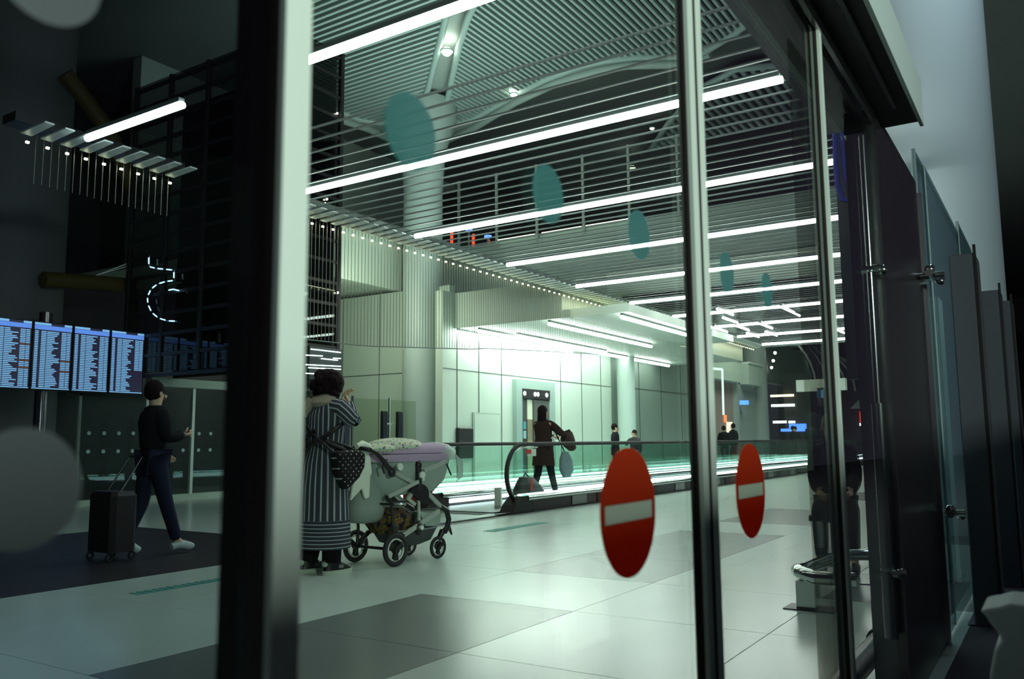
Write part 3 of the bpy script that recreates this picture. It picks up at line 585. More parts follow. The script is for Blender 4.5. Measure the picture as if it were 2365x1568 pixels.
# ================================================================== OUTSIDE (seen in reflections)
struct(box('wall_outside', m_grey, -4, 30, -6.2, -6.0, 0, 4)); struct(box('wall_light_blocker', m_dgrey, -3, 9, -1.3, -1.15, 0, 1.62, b=.02))  # low wall is an added blocker that shades the lower door stiles
# ================================================================== FAR HALL
for (x0, x1, l) in ((31, 35.3, 'nearer pale parapet box of the far shops'), (36.3, 38.4, 'farther pale parapet box of the far shops')):
    t = thing('shop_parapet', l, 'parapet'); box('fascia', m_wallg, x0, x1, 11.2, 11.6, 3.45, 4.35, t); box('coping', m_wall, x0, x1, 11.15, 11.6, 4.35, 4.42, t)
    box('shop_wall', mat('shop_red', (.28, .22, .20), .6) if x0 < 33 else m_grey, x0, x1, 11.6, 11.8, 0, 3.45, t)
struct(box('wall_far_upper', m_dgrey, 30, 60, 12.6, 12.9, 4.0, 9.35))
struct(box('wall_far', m_dark, 58, 58.3, -3, 16, 0, 9.35)); struct(box('wall_right', m_dark, 9.1, 58, .2, .5, 0, 9.3)) if 0 else None
struct(box('wall_far_shops', m_dark, 46.2, 46.5, 4.9, 12.4, 0, 4.6))
struct(box('wall_right', m_dgrey, 30, 58, 4.6, 4.9, 0, 7.5))
cs = thing('curved_ceiling_shell', 'dark curved shell of arched ribs in the far hall', 'ceiling')
for k in range(9):
    x = 38+1.6*k; q = MB(); q.tube([(x, 12.4-3.6*math.sin(a*.157)-.1*k, 3.4+(3.1-.1*k)*math.cos(a*.157)) for a in range(11)], .05, 6); q.build('rib', m_grey, cs)
q = MB(); pr = [(12.5-3.7*math.sin(a*.157), 3.4+3.2*math.cos(a*.157)) for a in range(11)]
q.add([(38, y, z+.05) for y, z in pr]+[(53, y-.9, z-.8) for y, z in pr], [(i, i+1, 12+i, 11+i) for i in range(10)]); q.build('shell', m_dark, cs)
for k, (px, py) in enumerate([(1790, 815), (1786, 833), (1782, 849), (1779, 862)]): v = at(px, py, x=40+2*k); q = MB(); q.ball(v, .07, n=8); tag(q.build('downlight', m_spot), ['nearest', 'second', 'third', 'farthest'][k]+' small downlight in the row beside the dark curved shell', 'ceiling light')
sg = thing('overhead_sign_beam', 'pale overhead beam with a hanging black sign in the far hall', 'sign')
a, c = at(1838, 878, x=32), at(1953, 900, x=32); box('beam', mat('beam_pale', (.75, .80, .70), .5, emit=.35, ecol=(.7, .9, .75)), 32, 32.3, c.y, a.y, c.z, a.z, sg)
a, c = at(1887, 896, x=31.8), at(1911, 936, x=31.8); box('hanging_sign', m_black, 31.8, 31.95, c.y, a.y, c.z, a.z, sg)
a, c = at(1894, 900, x=31.7), at(1901, 918, x=31.7); box('sign_lettering', mat('sign_blue', (.1, .3, .6), .5, emit=.8, ecol=(.15, .45, .9)), 31.78, 31.8, c.y, a.y, c.z, a.z, sg)
def lit(px0, py0, px1, py1, x, name, label, cat, m, d=.15):
    a, c = at(px0, py0, x=x), at(px1, py1, x=x); o = box(name, m, x, x+d, min(a.y, c.y), max(a.y, c.y), min(a.z, c.z), max(a.z, c.z)); tag(o, label, cat); return o
m_bs = mat('blue_screen', (.1, .25, 1), .5, emit=2.2, ecol=(.08, .25, 1)); m_ws = mat('white_screen', (.8, 1, .9), .5, emit=3, ecol=(.85, 1, .9)); m_gs = mat('green_sign', (.1, .6, .3), .5, emit=.8, ecol=(.05, .5, .2))
for a in [(1822, 979, 1862, 990, 46, 'blue_display', 'upper blue display over the far counters'), (1803, 990, 1858, 996, 46, 'blue_display', 'lower blue display over the far counters'), (2019, 933, 2036, 951, 46, 'blue_display', 'small blue display above the beige shop')]: lit(*a, 'display', m_bs)
lit(1785, 972, 1815, 977, 46, 'counter_light', 'left bright panel over the far counters', 'light', m_ws); lit(1821, 972, 1835, 977, 46, 'counter_light', 'right bright panel over the far counters', 'light', m_ws)
lit(1779, 912, 1832, 915, 46, 'strip_light', 'upper warm strip light at the far end', 'light', mat('warm_line', (1, .95, .6), .5, emit=2.5, ecol=(1, .95, .6))); lit(1781, 934, 1834, 938, 46, 'strip_light', 'lower white strip light at the far end', 'light', m_ws)
lit(2010, 936, 2017, 959, 46, 'green_sign', 'green lit sign left of the small blue display', 'sign', m_gs); lit(1985, 950, 1990, 975, 46, 'red_light_bar', 'slim red light bar above the couple', 'light', mat('red_bar', (1, .1, .05), .5, emit=2.5, ecol=(1, .06, .02)))
lit(1985, 977, 1993, 983, 46, 'white_lamp', 'small white lamp beneath the red light bar', 'light', m_ws)
lit(1648, 959, 1676, 975, 34, 'orange_sign', 'glowing orange shop sign at the far left shops', 'sign', mat('orange_glow', (1, .3, .1), .5, emit=1.6, ecol=(1, .18, .05))); lit(1654, 975, 1690, 1000, 34.3, 'shop_window', 'bright shop window under the orange sign', 'window display', mat('window_glow', (1, .9, .75), .5, emit=.9, ecol=(1, .92, .78)))
lit(1998, 950, 2036, 1012, 46, 'beige_shop', 'beige lit shop front behind the couple', 'shop', mat('beige_glow', (.6, .55, .38), .5, emit=.35, ecol=(.75, .75, .5)))
lit(1708, 925, 1727, 934, 36, 'blue_shop_sign', 'small blue shop sign left of the curved shell', 'sign', m_bs)
lp = thing('tall_strip_lamp', 'bent white light line standing by the far shops', 'lamp'); m_tl = mat('tall_line', (.8, 1, .9), .5, emit=1.2, ecol=(.8, 1, .9))
a, b_, c = at(1645, 851, x=31.5), at(1668, 853, x=31.5), at(1671, 958, x=31.5); q = MB(); q.beam(a, b_, .08, .09); q.build('arm', m_tl, lp); q = MB(); q.beam(b_, c, .06, .06); q.build('post', m_tl, lp)
q = MB(); v = at(1585, 945, x=30); q.ball(v, .09, n=10); q.tube([(v.x, v.y, 0), v], .03, 6); tag(q.build('green_signal_lamp', mat('green_lamp2', (.3, 1, .6), .5, emit=5, ecol=(.35, 1, .65))), 'green signal lamp on a thin pole left of the middle stile', 'lamp')
ap = thing('curved_shop_canopy', 'pale curved canopy over the shops at the far right', 'canopy'); q = MB()
cp = [(46, 9.0, 2.6), (46, 8.3, 3.3), (46, 7.6, 3.7), (46, 6.6, 4.0), (46, 6.6, 2.9), (46, 7.6, 2.8), (46, 8.4, 2.6)]; q.prism(cp, (1.2, 0, 0)); q.build('shell', m_wallg, ap)
# ================================================================== PEOPLE
def skin(name, nodes, edges, m, parent, sub=2, root=0):
    me = bpy.data.meshes.new(name); me.from_pydata([n[:3] for n in nodes], edges, []); me.materials.append(m)
    o = bpy.data.objects.new(name, me); COL.objects.link(o); o.parent = parent
    md = o.modifiers.new('skin', 'SKIN'); md.use_smooth_shade = True; md.branch_smoothing = .6
    sv = me.skin_vertices[0].data
    for i, n in enumerate(nodes): r = n[3]; sv[i].radius = (r, n[4] if len(n) > 4 else r)
    roots = root if isinstance(root, (list, tuple)) else [root]
    for r in roots: sv[r].use_root = True
    ss = o.modifiers.new('sub', 'SUBSURF'); ss.levels = ss.render_levels = sub
    dg = bpy.context.evaluated_depsgraph_get(); me2 = bpy.data.meshes.new_from_object(o.evaluated_get(dg)); 
    o.modifiers.clear(); o.data = me2
    me2.polygons.foreach_set('use_smooth', [True]*len(me2.polygons)); return o
def lerp(a, b, t): return tuple(a[i]+(b[i]-a[i])*t for i in range(3))
def hand(nodes, edges, wrist, d, side, up, curl=.5, s=1.):
    """palm and five bent fingers after a wrist; d = direction of the fingers, side = towards the thumb"""
    d, side, up = Vector(d).normalized(), Vector(side).normalized(), Vector(up).normalized(); w = Vector(wrist); roots = []
    w0 = len(nodes); nodes.append((*w, .024*s, .018*s)); nodes.append((*(w+d*.045*s), .036*s, .016*s)); nodes.append((*(w+d*.085*s), .036*s, .014*s)); edges += [(w0, w0+1), (w0+1, w0+2)]; roots.append(w0)
    for k, (o_, L) in enumerate(((.028, .070), (.010, .078), (-.009, .072), (-.027, .058))):
        p = w+d*.065*s+side*o_*s; i0 = len(nodes); roots.append(i0); dd = d.copy(); nodes.append((*p, .0095*s, .0095*s))
        for j, f_ in enumerate((.55, .35, .28)):
            dd = (dd*math.cos(curl*.9)+up*-math.sin(curl*.9)).normalized(); p = p+dd*L*f_*s; nodes.append((*p, (.0092-.001*j)*s, (.0092-.001*j)*s)); edges.append((i0+j, i0+j+1))
    p = w+d*.02*s+side*.022*s; i0 = len(nodes); roots.append(i0); dd = (d*.55+side*.8).normalized(); nodes.append((*p, .013*s, .011*s))
    for j, f_ in enumerate((.030, .028)): p = p+dd*f_*s; nodes.append((*p, .0105*s, .010*s)); edges.append((i0+j, i0+j+1)); dd = (dd*.8+d*.4-up*curl*.3).normalized()
    return roots
def figure(label, loc, rz, H, top, bottom, hair, pose, long_coat=False, group=None, hairlong=False, extra=None, seated=False, hem=None, mats=None, headturn=0):
    t = thing('person', label, 'person', loc, rz, group); s = H/1.7
    J = dict(pel=(0, 0, .92), waist=(0, 0, 1.06), chest=(0, 0, 1.26), neck=(.0, 0, 1.44), head=(.015, 0, 1.56), crown=(.01, 0, 1.64),
             hipR=(0, -.09, .90), hipL=(0, .09, .90), knR=(.02, -.10, .50), knL=(.02, .10, .50), anR=(0, -.10, .09), anL=(0, .10, .09), toR=(.14, -.11, .035), toL=(.14, .11, .035),
             shR=(0, -.17, 1.38), shL=(0, .17, 1.38), elR=(-.02, -.23, 1.11), elL=(-.02, .23, 1.11), wrR=(.05, -.23, .88), wrL=(.05, .23, .88))
    J.update(pose); J = {k: tuple(c*s for c in v) for k, v in J.items()}
    R_ = dict(pel=(.12, .15), waist=(.10, .125), chest=(.11, .15), neck=(.052,), head=(.092, .078), crown=(.068, .06), hipR=(.085,), hipL=(.085,), knR=(.055,), knL=(.055,), anR=(.038,), anL=(.038,), toR=(.032,), toL=(.032,), shR=(.055,), shL=(.055,), elR=(.042,), elL=(.042,), wrR=(.028,), wrL=(.028,))
    E_ = [('pel', 'waist'), ('waist', 'chest'), ('chest', 'neck'), ('neck', 'head'), ('head', 'crown'), ('pel', 'hipR'), ('pel', 'hipL'), ('hipR', 'knR'), ('hipL', 'knL'), ('knR', 'anR'), ('knL', 'anL'), ('anR', 'toR'), ('anL', 'toL'), ('chest', 'shR'), ('chest', 'shL'), ('shR', 'elR'), ('shL', 'elL'), ('elR', 'wrR'), ('elL', 'wrL')]
    ks = list(J); nodes = [(*J[k], *[r*s for r in R_[k]]) for k in ks]; edges = [(ks.index(a), ks.index(b)) for a, b in E_]; roots = [0]
    for w, e in (('wrR', 'elR'), ('wrL', 'elL')):
        d = Vector(J[w])-Vector(J[e]); sd = Vector((1, 0, 0)) if abs(d.normalized().x) < .7 else Vector((0, 0, 1)); sd = (sd-d.normalized()*sd.dot(d.normalized())).normalized(); up = d.cross(sd)*(1 if w == 'wrR' else -1)
        roots += hand(nodes, edges, J[w], d, sd, up, .45, s)
    nodes = [(*n[:3], *[r*.78 for r in n[3:]]) if i < len(ks) and ks[i] in ('pel', 'waist', 'chest', 'hipR', 'hipL', 'shR', 'shL') else n for i, n in enumerate(nodes)]; skin('body', nodes, edges, m_skin, t, 1, roots)
    def cloth(name, keys, ed, m, grow, **rk):
        nn = [(*J[k], *[(r+grow)*s for r in rk.get(k, R_[k])]) for k in keys]; skin(name, nn, [(keys.index(a), keys.index(b)) for a, b in ed], m, t, 1, 0)
    cloth('trousers', ['pel', 'hipR', 'hipL', 'knR', 'knL', 'anR', 'anL'], [('pel', 'hipR'), ('pel', 'hipL'), ('hipR', 'knR'), ('hipL', 'knL'), ('knR', 'anR'), ('knL', 'anL')], bottom, .018, pel=(.10, .11))
    cloth('jacket', ['waist', 'pel', 'chest', 'shR', 'shL', 'elR', 'elL', 'wrR', 'wrL', 'neck'], [('waist', 'pel'), ('waist', 'chest'), ('chest', 'shR'), ('chest', 'shL'), ('shR', 'elR'), ('shL', 'elL'), ('elR', 'wrR'), ('elL', 'wrL'), ('chest', 'neck')], top, .028, neck=(.05,), shR=(.078,), shL=(.078,), chest=(.12, .165))
    ch = J['chest']; q = MB(); q.loft([(J['waist'][0], 0, ch[2]-.22*s, .115*s, .15*s), (ch[0], 0, ch[2]-.02*s, .125*s, .18*s), (ch[0], 0, ch[2]+.09*s, .12*s, .185*s), (ch[0]+.005, 0, ch[2]+.145*s, .095*s, .14*s), (ch[0]+.01, 0, ch[2]+.19*s, .07*s, .075*s)], 20)
    q.build('jacket_back', top, t, smooth=True)
    if hem:
        q = MB(); q.loft([(J['pel'][0], 0, hem*s, .19*s, .22*s), (J['pel'][0], 0, .7*s, .18*s, .21*s), (J['pel'][0], 0, .95*s, .16*s, .19*s), (J['waist'][0], 0, 1.1*s, .13*s, .16*s)], 20); q.build('coat_skirt', top, t, smooth=True)
    for w in 'RL':
        a, to = Vector(J['an'+w]), Vector(J['to'+w]); q = MB(); d = (to-a); d.z = 0; d = d.normalized() if d.length > .01 else Vector((1, 0, 0)); 
        g0 = min(a.z, to.z+.03*s); b0 = a-d*.06*s; b0.z = to.z-.01*s if seated else max(.03*s, min(a.z, .3)-.05*s)
        q.tube([b0, a+d*.02*s+Vector((0, 0, -.03*s)), (a+to)/2+Vector((0, 0, -.01)), to, to+d*.04*s], [.036*s, .045*s, .045*s, .042*s, .022*s], 10); q.build('shoe', (mats or {}).get('shoe', m_black), t, smooth=True)
    h = Vector(J['head']); hc = h+Vector((-.012*s, 0, .015*s))
    q = MB(); q.ball(hc+Vector((-.018*s, 0, .022*s)), .098*s, .088*s, .110*s, 16, .03)
    if hairlong: q.loft([(h.x-.05*s, 0, h.z-.26*s, .04*s, .07*s), (h.x-.05*s, 0, h.z-.12*s, .06*s, .095*s), (h.x-.035*s, 0, h.z+.03*s, .07*s, .09*s)], 14)
    q.build('hair', hair, t, smooth=True)
    q = MB()
    for sy in (-1, 1): q.ball((h.x+.085*s, sy*.032*s, h.z+.005*s), .008*s, .012*s, .008*s, 8)
    q.build('eyes', m_black, t); q = MB(); q.ball((h.x+.096*s, 0, h.z-.015*s), .016*s, .011*s, .02*s, 8); q.build('nose', m_skin, t); q = MB(); q.ball((h.x+.088*s, 0, h.z-.048*s), .008*s, .022*s, .006*s, 8); q.build('mouth', mat('lips', (.35, .12, .09), .5), t)
    for sy in (-1, 1): q = MB(); q.ball((h.x, sy*.082*s, h.z), .018*s, .010*s, .028*s, 8); q.build('ear', m_skin, t)
    return t
m_navy = mat('cloth_black', (.010, .009, .012), .8, spec=.1, var=.2, scale=40); m_jeans = mat('cloth_jeans', (.015, .017, .038), .8, spec=.1, var=.2, scale=60); m_brown = mat('cloth_brown', (.035, .018, .014), .8, spec=.1, var=.2, scale=40); m_greyc = mat('cloth_grey', (.20, .24, .24), .8, var=.1, scale=40)
m_shoew = mat('shoe_pale', (.5, .55, .55), .6)
walkp = dict(knR=(.10, -.09, .52), anR=(.24, -.09, .12), toR=(.38, -.09, .06), knL=(-.04, .09, .50), anL=(-.20, .09, .16), toL=(-.08, .09, .06), elR=(-.08, -.24, 1.12), wrR=(.06, -.22, .92), elL=(.06, .24, 1.12), wrL=(.22, .20, .98))
f1 = figure('person in dark jacket and jeans walking behind the left door leaf', (4.98, 7.33, 0), math.radians(-5), 1.66, m_navy, m_jeans, m_hair, dict(walkp, elR=(.0, -.22, 1.12), wrR=(.22, -.18, 1.16)), mats=dict(shoe=m_shoew))
m_case = mat('case_black', (.014, .009, .009), .5)
b = thing('rolling_suitcase', 'dark suitcase pulled behind the walker at left', 'suitcase', (4.62, 7.38, 0)); box('shell', m_case, -.12, .14, -.2, .2, .08, .62, b, b=.04)
q = MB(); q.tube([(.0, .1, .6), (.22, .1, .93)], .01, 8); q.tube([(.0, -.1, .6), (.22, -.1, .93)], .01, 8); q.tube([(.22, .11, .93), (.22, -.11, .93)], .012, 8); q.build('handle', m_steel, b)
for sx in (-.1, .12):
    for sy in (-.15, .15): q = MB(); q.ring((sx, sy, .04), (0, 1, 0), .028, .013, 14, 6); q.build('wheel', m_rubber, b)
f2 = figure('person in long dark coat walking on the walkway holding a bundle', (12.75, 7.6, .03), math.radians(-8), 1.64, m_brown, m_navy, m_hair, dict(walkp, elR=(.18, -.26, 1.20), wrR=(.42, -.20, 1.16), elL=(.2, .24, 1.2), wrL=(.42, .12, 1.14)), hairlong=True, hem=.62)
b = thing('fur_bundle', 'dark brown furry bundle held by the walkway traveller', 'clothing', (13.2, 7.36, 1.05)); q = MB(); q.ball((0, 0, .03), .15, .12, .15, 16, .10); q.ball((.05, -.03, -.08), .11, .1, .1, 14, .12); q.build('fur', mat('fur', (.05, .022, .016), .9, bump=.8, scale=80), b); q = MB(); q.tube([(-.12, .05, .1), (-.1, 0, .16), (.0, -.04, .19)], .015, 6); q.build('hanging_sleeve', m_brown, b)
b = thing('shoulder_bag', 'grey translucent bag hanging from the walkway traveller', 'bag', (13.12, 7.35, .42)); q = MB(); q.loft([(0, 0, .0, .10, .06), (0, 0, .12, .19, .10), (-.02, 0, .3, .17, .09), (-.04, 0, .44, .09, .05)], 18); q.build('body', mat('bag_grey', (.20, .27, .29), .7), b, smooth=True); q = MB(); q.tube([(-.04, 0, .42), (-.16, .03, .60), (-.2, .1, .78)], .012, 6); q.build('strap', m_black, b)
b = thing('black_bag', 'black holdall standing on the walkway by the newel', 'bag', (11.85, 7.35, .03)); q = MB(); q.loft([(0, 0, 0, .34, .18), (0, 0, .18, .36, .19), (-.04, 0, .34, .25, .13), (-.08, 0, .44, .14, .08)], 20, power=.7); q.build('body', m_black, b, smooth=True); q = MB(); q.tube([(-.2, 0, .40), (-.1, 0, .5), (.04, 0, .42)], .012, 6); q.build('handle', m_black, b)
f3 = figure('dark dressed person standing with a hugging companion beyond the walkway', (19.4, 9.45, .03), math.radians(-60), 1.45, m_navy, m_navy, m_hair, {})
f4 = figure('shorter person in black cap beside the dark dressed person', (20.4, 9.38, .03), math.radians(170), 1.30, mat('cloth_black2', (.015, .014, .02), .8), m_greyc, m_hair, dict(elR=(.2, -.2, 1.2), wrR=(.36, -.1, 1.25)))
f5 = figure('left person of the far couple on the walkway', (32.2, 7.7, .03), 0, 1.62, m_navy, m_navy, m_hair, walkp)
f6 = figure('right person of the far couple on the walkway', (33.0, 7.35, .03), 0, 1.52, m_brown, m_navy, m_hair, {})
for i, (x, y, h) in enumerate([(32.2, 11.0, 1.6), (33.0, 10.9, 1.7), (40, 10.3, 1.65), (41.5, 9.9, 1.6), (42, 10.9, 1.7)]):
    figure(['tiny dark figure at the left edge of the far shop window', 'tiny dark figure under the orange sign', 'tiny figure left of the far counters', 'tiny figure right of the far counters', 'tiny figure in the middle of the far counters'][i], (x, y, 0), i*1.3, h, m_navy, m_navy, m_hair, {})
# seated man with mask
sit = dict(pel=(0, 0, .52), waist=(.0, 0, .66), chest=(.02, 0, .86), neck=(.03, 0, 1.04), head=(.05, 0, 1.16), crown=(.04, 0, 1.24), hipR=(.02, -.09, .50), hipL=(.02, .09, .50), knR=(.42, -.12, .50), knL=(.42, .12, .50), anR=(.42, -.12, .09), anL=(.42, .12, .09), toR=(.55, -.12, .035), toL=(.55, .12, .035),
           shR=(.02, -.13, .98), shL=(.02, .13, .98), elR=(.06, -.16, .74), elL=(.06, .16, .74), wrR=(.28, -.12, .64), wrL=(.28, .12, .64))
f7 = figure('old man with grey hair and face mask seated behind the tinted glass', (7.45, 1.61, 0), math.radians(191), 1.66, m_navy, m_navy, mat('hair_grey', (.42, .40, .30), .8, var=.2, scale=90, bump=.5), sit, seated=True)
q = MB(); q.ball((.135, 0, 1.095), .035, .066, .048, 14); q.build('face_mask', mat('mask_pale', (.45, .62, .60), .7), f7, smooth=True)
b = thing('stool', 'dark square stool under the seated old man', 'stool', (7.5, 1.66, 0)); box('seat', m_black, -.1, .2, -.17, .17, .36, .41, b, b=.01)
q = MB(); q.tube([(.05, 0, .0), (.05, 0, .36)], .03, 10); q.build('leg', m_dsteel, b); q = MB(); q.loft([(.05, 0, 0, .16, .16), (.05, 0, .012, .15, .15)], 20); q.build('foot_plate', m_dsteel, b)
# ---------------- the woman
def coat_mat(nt, b):
    tc = N(nt, 'ShaderNodeTexCoord'); sx = N(nt, 'ShaderNodeSeparateXYZ'); nt.links.new(tc.outputs['Object'], sx.inputs[0])
    an = mathn(nt, 'ARCTAN2', sx.outputs['Y'], sx.outputs['X']); st = mathn(nt, 'LESS_THAN', mathn(nt, 'FRACT', mathn(nt, 'MULTIPLY', an, 24/(2*math.pi))), .26)
    hz = mathn(nt, 'LESS_THAN', mathn(nt, 'FRACT', mathn(nt, 'MULTIPLY', sx.outputs['Z'], 33.)), .24)
    low = mathn(nt, 'LESS_THAN', sx.outputs['Z'], .425)
    mx = N(nt, 'ShaderNodeMix', data_type='FLOAT'); nt.links.new(low, mx.inputs[0]); nt.links.new(st, mx.inputs[2]); nt.links.new(hz, mx.inputs[3])
    nt.links.new(ramp_mix(nt, mx.outputs[0], (.052, .055, .075), (.42, .50, .52)), b.inputs['Base Color'])
def sleeve_mat(nt, b):
    uv = N(nt, 'ShaderNodeAttribute', attribute_name='ang'); st = mathn(nt, 'LESS_THAN', mathn(nt, 'FRACT', mathn(nt, 'MULTIPLY', uv.outputs['Fac'], 5.5)), .28)
    nt.links.new(ramp_mix(nt, st, (.052, .055, .075), (.42, .50, .52)), b.inputs['Base Color'])
m_coat = node_mat('striped_cloth', coat_mat); m_sleeve = node_mat('striped_sleeve', sleeve_mat)
wm = thing('person', 'woman in striped long coat and dark curly hair holding the stroller', 'person', (5.04, 5.10, 0), math.radians(-8))
# local: x forward, y left
Wn = [(0, 0, .86, .12, .14), (0, 0, 1.0, .10, .12), (.01, 0, 1.22, .10, .15), (.03, 0, 1.40, .05), (.055, 0, 1.51, .085, .075), (.05, 0, 1.575, .06, .055),
      (0, -.09, .84, .085), (.03, -.10, .46, .055), (.0, -.11, .09, .040), (.02, .09, .84, .085), (.0, .10, .46, .055), (-.06, .12, .09, .040),
      (.01, -.17, 1.32, .05), (.10, -.235, 1.22, .042), (.155, -.11, 1.37, .027), (.02, .17, 1.32, .05), (.02, .24, 1.08, .042), (.22, .20, 1.01, .027)]
We = [(0, 1), (1, 2), (2, 3), (3, 4), (4, 5), (0, 6), (6, 7), (7, 8), (0, 9), (9, 10), (10, 11), (2, 12), (12, 13), (13, 14), (2, 15), (15, 16), (16, 17)]
roots = [0]; roots += hand(Wn, We, (.155, -.11, 1.37), (-.30, .25, .9), (-.9, -.2, -.2), (-.5, .6, .2), .75, 1.05); roots += hand(Wn, We, (.22, .20, 1.01), (.95, -.15, -.05), (0, -1, .2), (0, .1, 1), .8, 1.0)
skin('body', Wn, We, m_skin, wm, 2, roots)
q = MB(); q.loft([(0.01, 0, .20, .205, .225), (0.01, 0, .21, .21, .23), (.01, 0, .45, .20, .215), (.0, 0, .70, .185, .205), (0, 0, .88, .165, .195), (0, 0, 1.0, .135, .165), (0, 0, 1.15, .14, .185), (.0, 0, 1.27, .135, .20), (.0, 0, 1.34, .11, .19), (.01, 0, 1.39, .085, .13), (.02, 0, 1.43, .06, .07)], 48, cap=False)
q.build('coat', m_coat, wm, smooth=True)
def sleeve(pts, rs):
    q = MB(); n = 16; q.tube(pts, rs, n, cap=False); o = q.build('sleeve', m_sleeve, wm, smooth=True)
    a = o.data.attributes.new('ang', 'FLOAT', 'POINT'); 
    for i in range(len(o.data.vertices)): k = i % n; a.data[i].value = abs(k-n/2)/(n/2)
sleeve([(.0, -.12, 1.33), (.02, -.18, 1.32), (.05, -.21, 1.28), (.085, -.235, 1.235), (.11, -.245, 1.22)], [.08, .078, .072, .066, .060]); sleeve([(.11, -.25, 1.19), (.115, -.235, 1.215), (.125, -.19, 1.26), (.145, -.15, 1.32), (.155, -.12, 1.365)], [.03, .062, .055, .048, .040])
sleeve([(.0, .12, 1.33), (.01, .20, 1.28), (.02, .25, 1.12), (.06, .25, 1.06), (.14, .22, 1.02), (.21, .20, 1.01)], [.08, .075, .066, .062, .052, .042])
q = MB(); [q.tube([(.0+.03*0, s_*.10, .84), (.02, s_*.10, .45), (0 if s_ < 0 else -.06, s_*.115, .09)], [.10, .085, .075], 14) for s_ in (-1, 1)]; q.build('trousers', m_navy, wm, smooth=True)
for s_, dx in ((-1, 0), (1, -.06)):
    y = s_*.115; q = MB(); q.loft([(dx+.06, y, .0, .145, .050), (dx+.06, y, .03, .147, .052), (dx+.06, y, .032, .14, .048)], 24); q.build('shoe_sole', m_white, wm, smooth=True)
    q = MB(); q.loft([(dx+.06, y, .03, .138, .047), (dx+.05, y, .06, .12, .044), (dx+.01, y, .09, .075, .040), (dx-.01, y, .115, .05, .036)], 24); o = q.build('shoe', m_black, wm, smooth=True)
    q = MB(); [q.beam((dx+.065+.022*k, y-.03, .097-.011*k), (dx+.075+.022*k, y+.03, .097-.011*k), .010, .008) for k in range(5)]; q.tube([(dx+.06, y-.035, .10), (dx+.05, y-.02, .125), (dx+.07, y+.02, .125)], .01, 6); q.build('laces', m_white, wm)
    q = MB(); q.ball((dx-.065, y, .085), .02, .034, .025, 10); q.build('heel_tab', m_white, wm, smooth=True)
    q = MB(); q.box(dx+.04, dx+.085, y-.049, y-.046, .045, .07); q.build('side_emblem', m_greyc, wm)
q = MB(); q.ball((.03, 0, 1.535), .125, .125, .125, 26, .035)
for k in range(60): a = random.uniform(0, 6.28); z = random.uniform(-.9, .9); r = math.sqrt(1-z*z)*.115; q.ball((.01+r*math.cos(a), r*math.sin(a), 1.52+z*.115), random.uniform(.022, .038), n=8, jit=.1) if not (math.cos(a) > .6 and z < .4) else None
q.build('hair', m_hair, wm, smooth=True)
q = MB(); q.loft([(-.01, 0, 1.33, .10, .13), (-.02, 0, 1.37, .115, .14), (-.01, 0, 1.42, .095, .11), (.02, 0, 1.45, .06, .07)], 24); q.tube([(-.10, .05, 1.40), (-.13, .08, 1.33), (-.12, .10, 1.26)], [.04, .05, .02], 10); q.build('scarf', mat('scarf', (.36, .31, .25), .9, var=.15, scale=60, bump=.4), wm, smooth=True)
q = MB(); q.tube([(.155*math.cos(a)*1.02, .20*math.sin(a)*1.02, 1.10-.0-.12*math.cos(a-2.4)) for a in [i*.3927 for i in range(17)]], .018, 8); q.build('waist_belt', m_black, wm, smooth=True)
q = MB(); q.tube([(.05, -.20, .98), (-.08, -.17, 1.04), (-.14, -.04, 1.10), (-.14, .08, 1.20), (-.08, .17, 1.31), (.0, .17, 1.36)], .02, 8); q.tube([(.05, .20, .98), (-.08, .17, 1.02), (-.145, .04, 1.10), (-.135, -.05, 1.14)], .018, 8); q.build('bag_strap', m_black, wm, smooth=True)
q = MB(); q.ball((.11, 0, 1.50), .014, .012, .02, 8); q.build('nose', m_skin, wm)
# scarf ends / coloured fringe at the left flank
q = MB(); q.tube([(-.14, .10, 1.05), (-.16, .12, .85), (-.17, .10, .66), (-.18, .12, .5)], [.02, .04, .03, .01], 8); q.build('hanging_fringe', mat('fringe', (.22, .13, .09), .9, var=.4, scale=50), wm, smooth=True)
# ---------------- polka dot bag, blanket, grey bag
def dots_mat(nt, b):
    tc = N(nt, 'ShaderNodeTexCoord'); mp = N(nt, 'ShaderNodeMapping'); mp.inputs['Scale'].default_value = (28, 0, 28); mp.inputs['Rotation'].default_value = (0, .78, 0); nt.links.new(tc.outputs['Object'], mp.inputs[0])
    v = N(nt, 'ShaderNodeTexVoronoi'); v.inputs['Randomness'].default_value = .15; v.inputs['Scale'].default_value = 1.; nt.links.new(mp.outputs[0], v.inputs['Vector'])
    nt.links.new(ramp_mix(nt, mathn(nt, 'LESS_THAN', v.outputs['Distance'], .17), (.014, .010, .014), (.45, .48, .44)), b.inputs['Base Color'])
c = at(806, 1083, y=4.86); bg = thing('polka_dot_bag', 'black bag with white polka dots hanging by the stroller handle', 'bag', (c.x-.02, 4.84, c.z-.16)); bg.scale = (1.2, 1, 1.08)
q = MB(); q.prism([(-.13, -.02, .28), (.10, -.02, .29), (.16, -.02, .26), (.15, -.02, .16), (.10, -.02, .08), (.02, -.02, .02), (-.03, -.02, -.01), (-.10, -.02, .12)], (0, .10, 0)); o = q.build('body', node_mat('dotted_cloth', dots_mat), bg); bm_ = o.modifiers.new('b', 'BEVEL'); bm_.width = .03; bm_.segments = 3
q = MB(); q.tube([(-.12, .03, .27), (-.16, .1, .34), (-.18, .16, .38)], .012, 8); q.tube([(.1, .03, .28), (.0, .07, .33), (-.1, .12, .36)], .010, 8); q.build('strap', m_black, bg)
m_towel = mat('towel_white', (.80, .86, .74), .95, var=.08, scale=80, bump=.5); m_bagg = mat('bag_cloth_grey', (.27, .32, .29), .8, var=.06, scale=15)
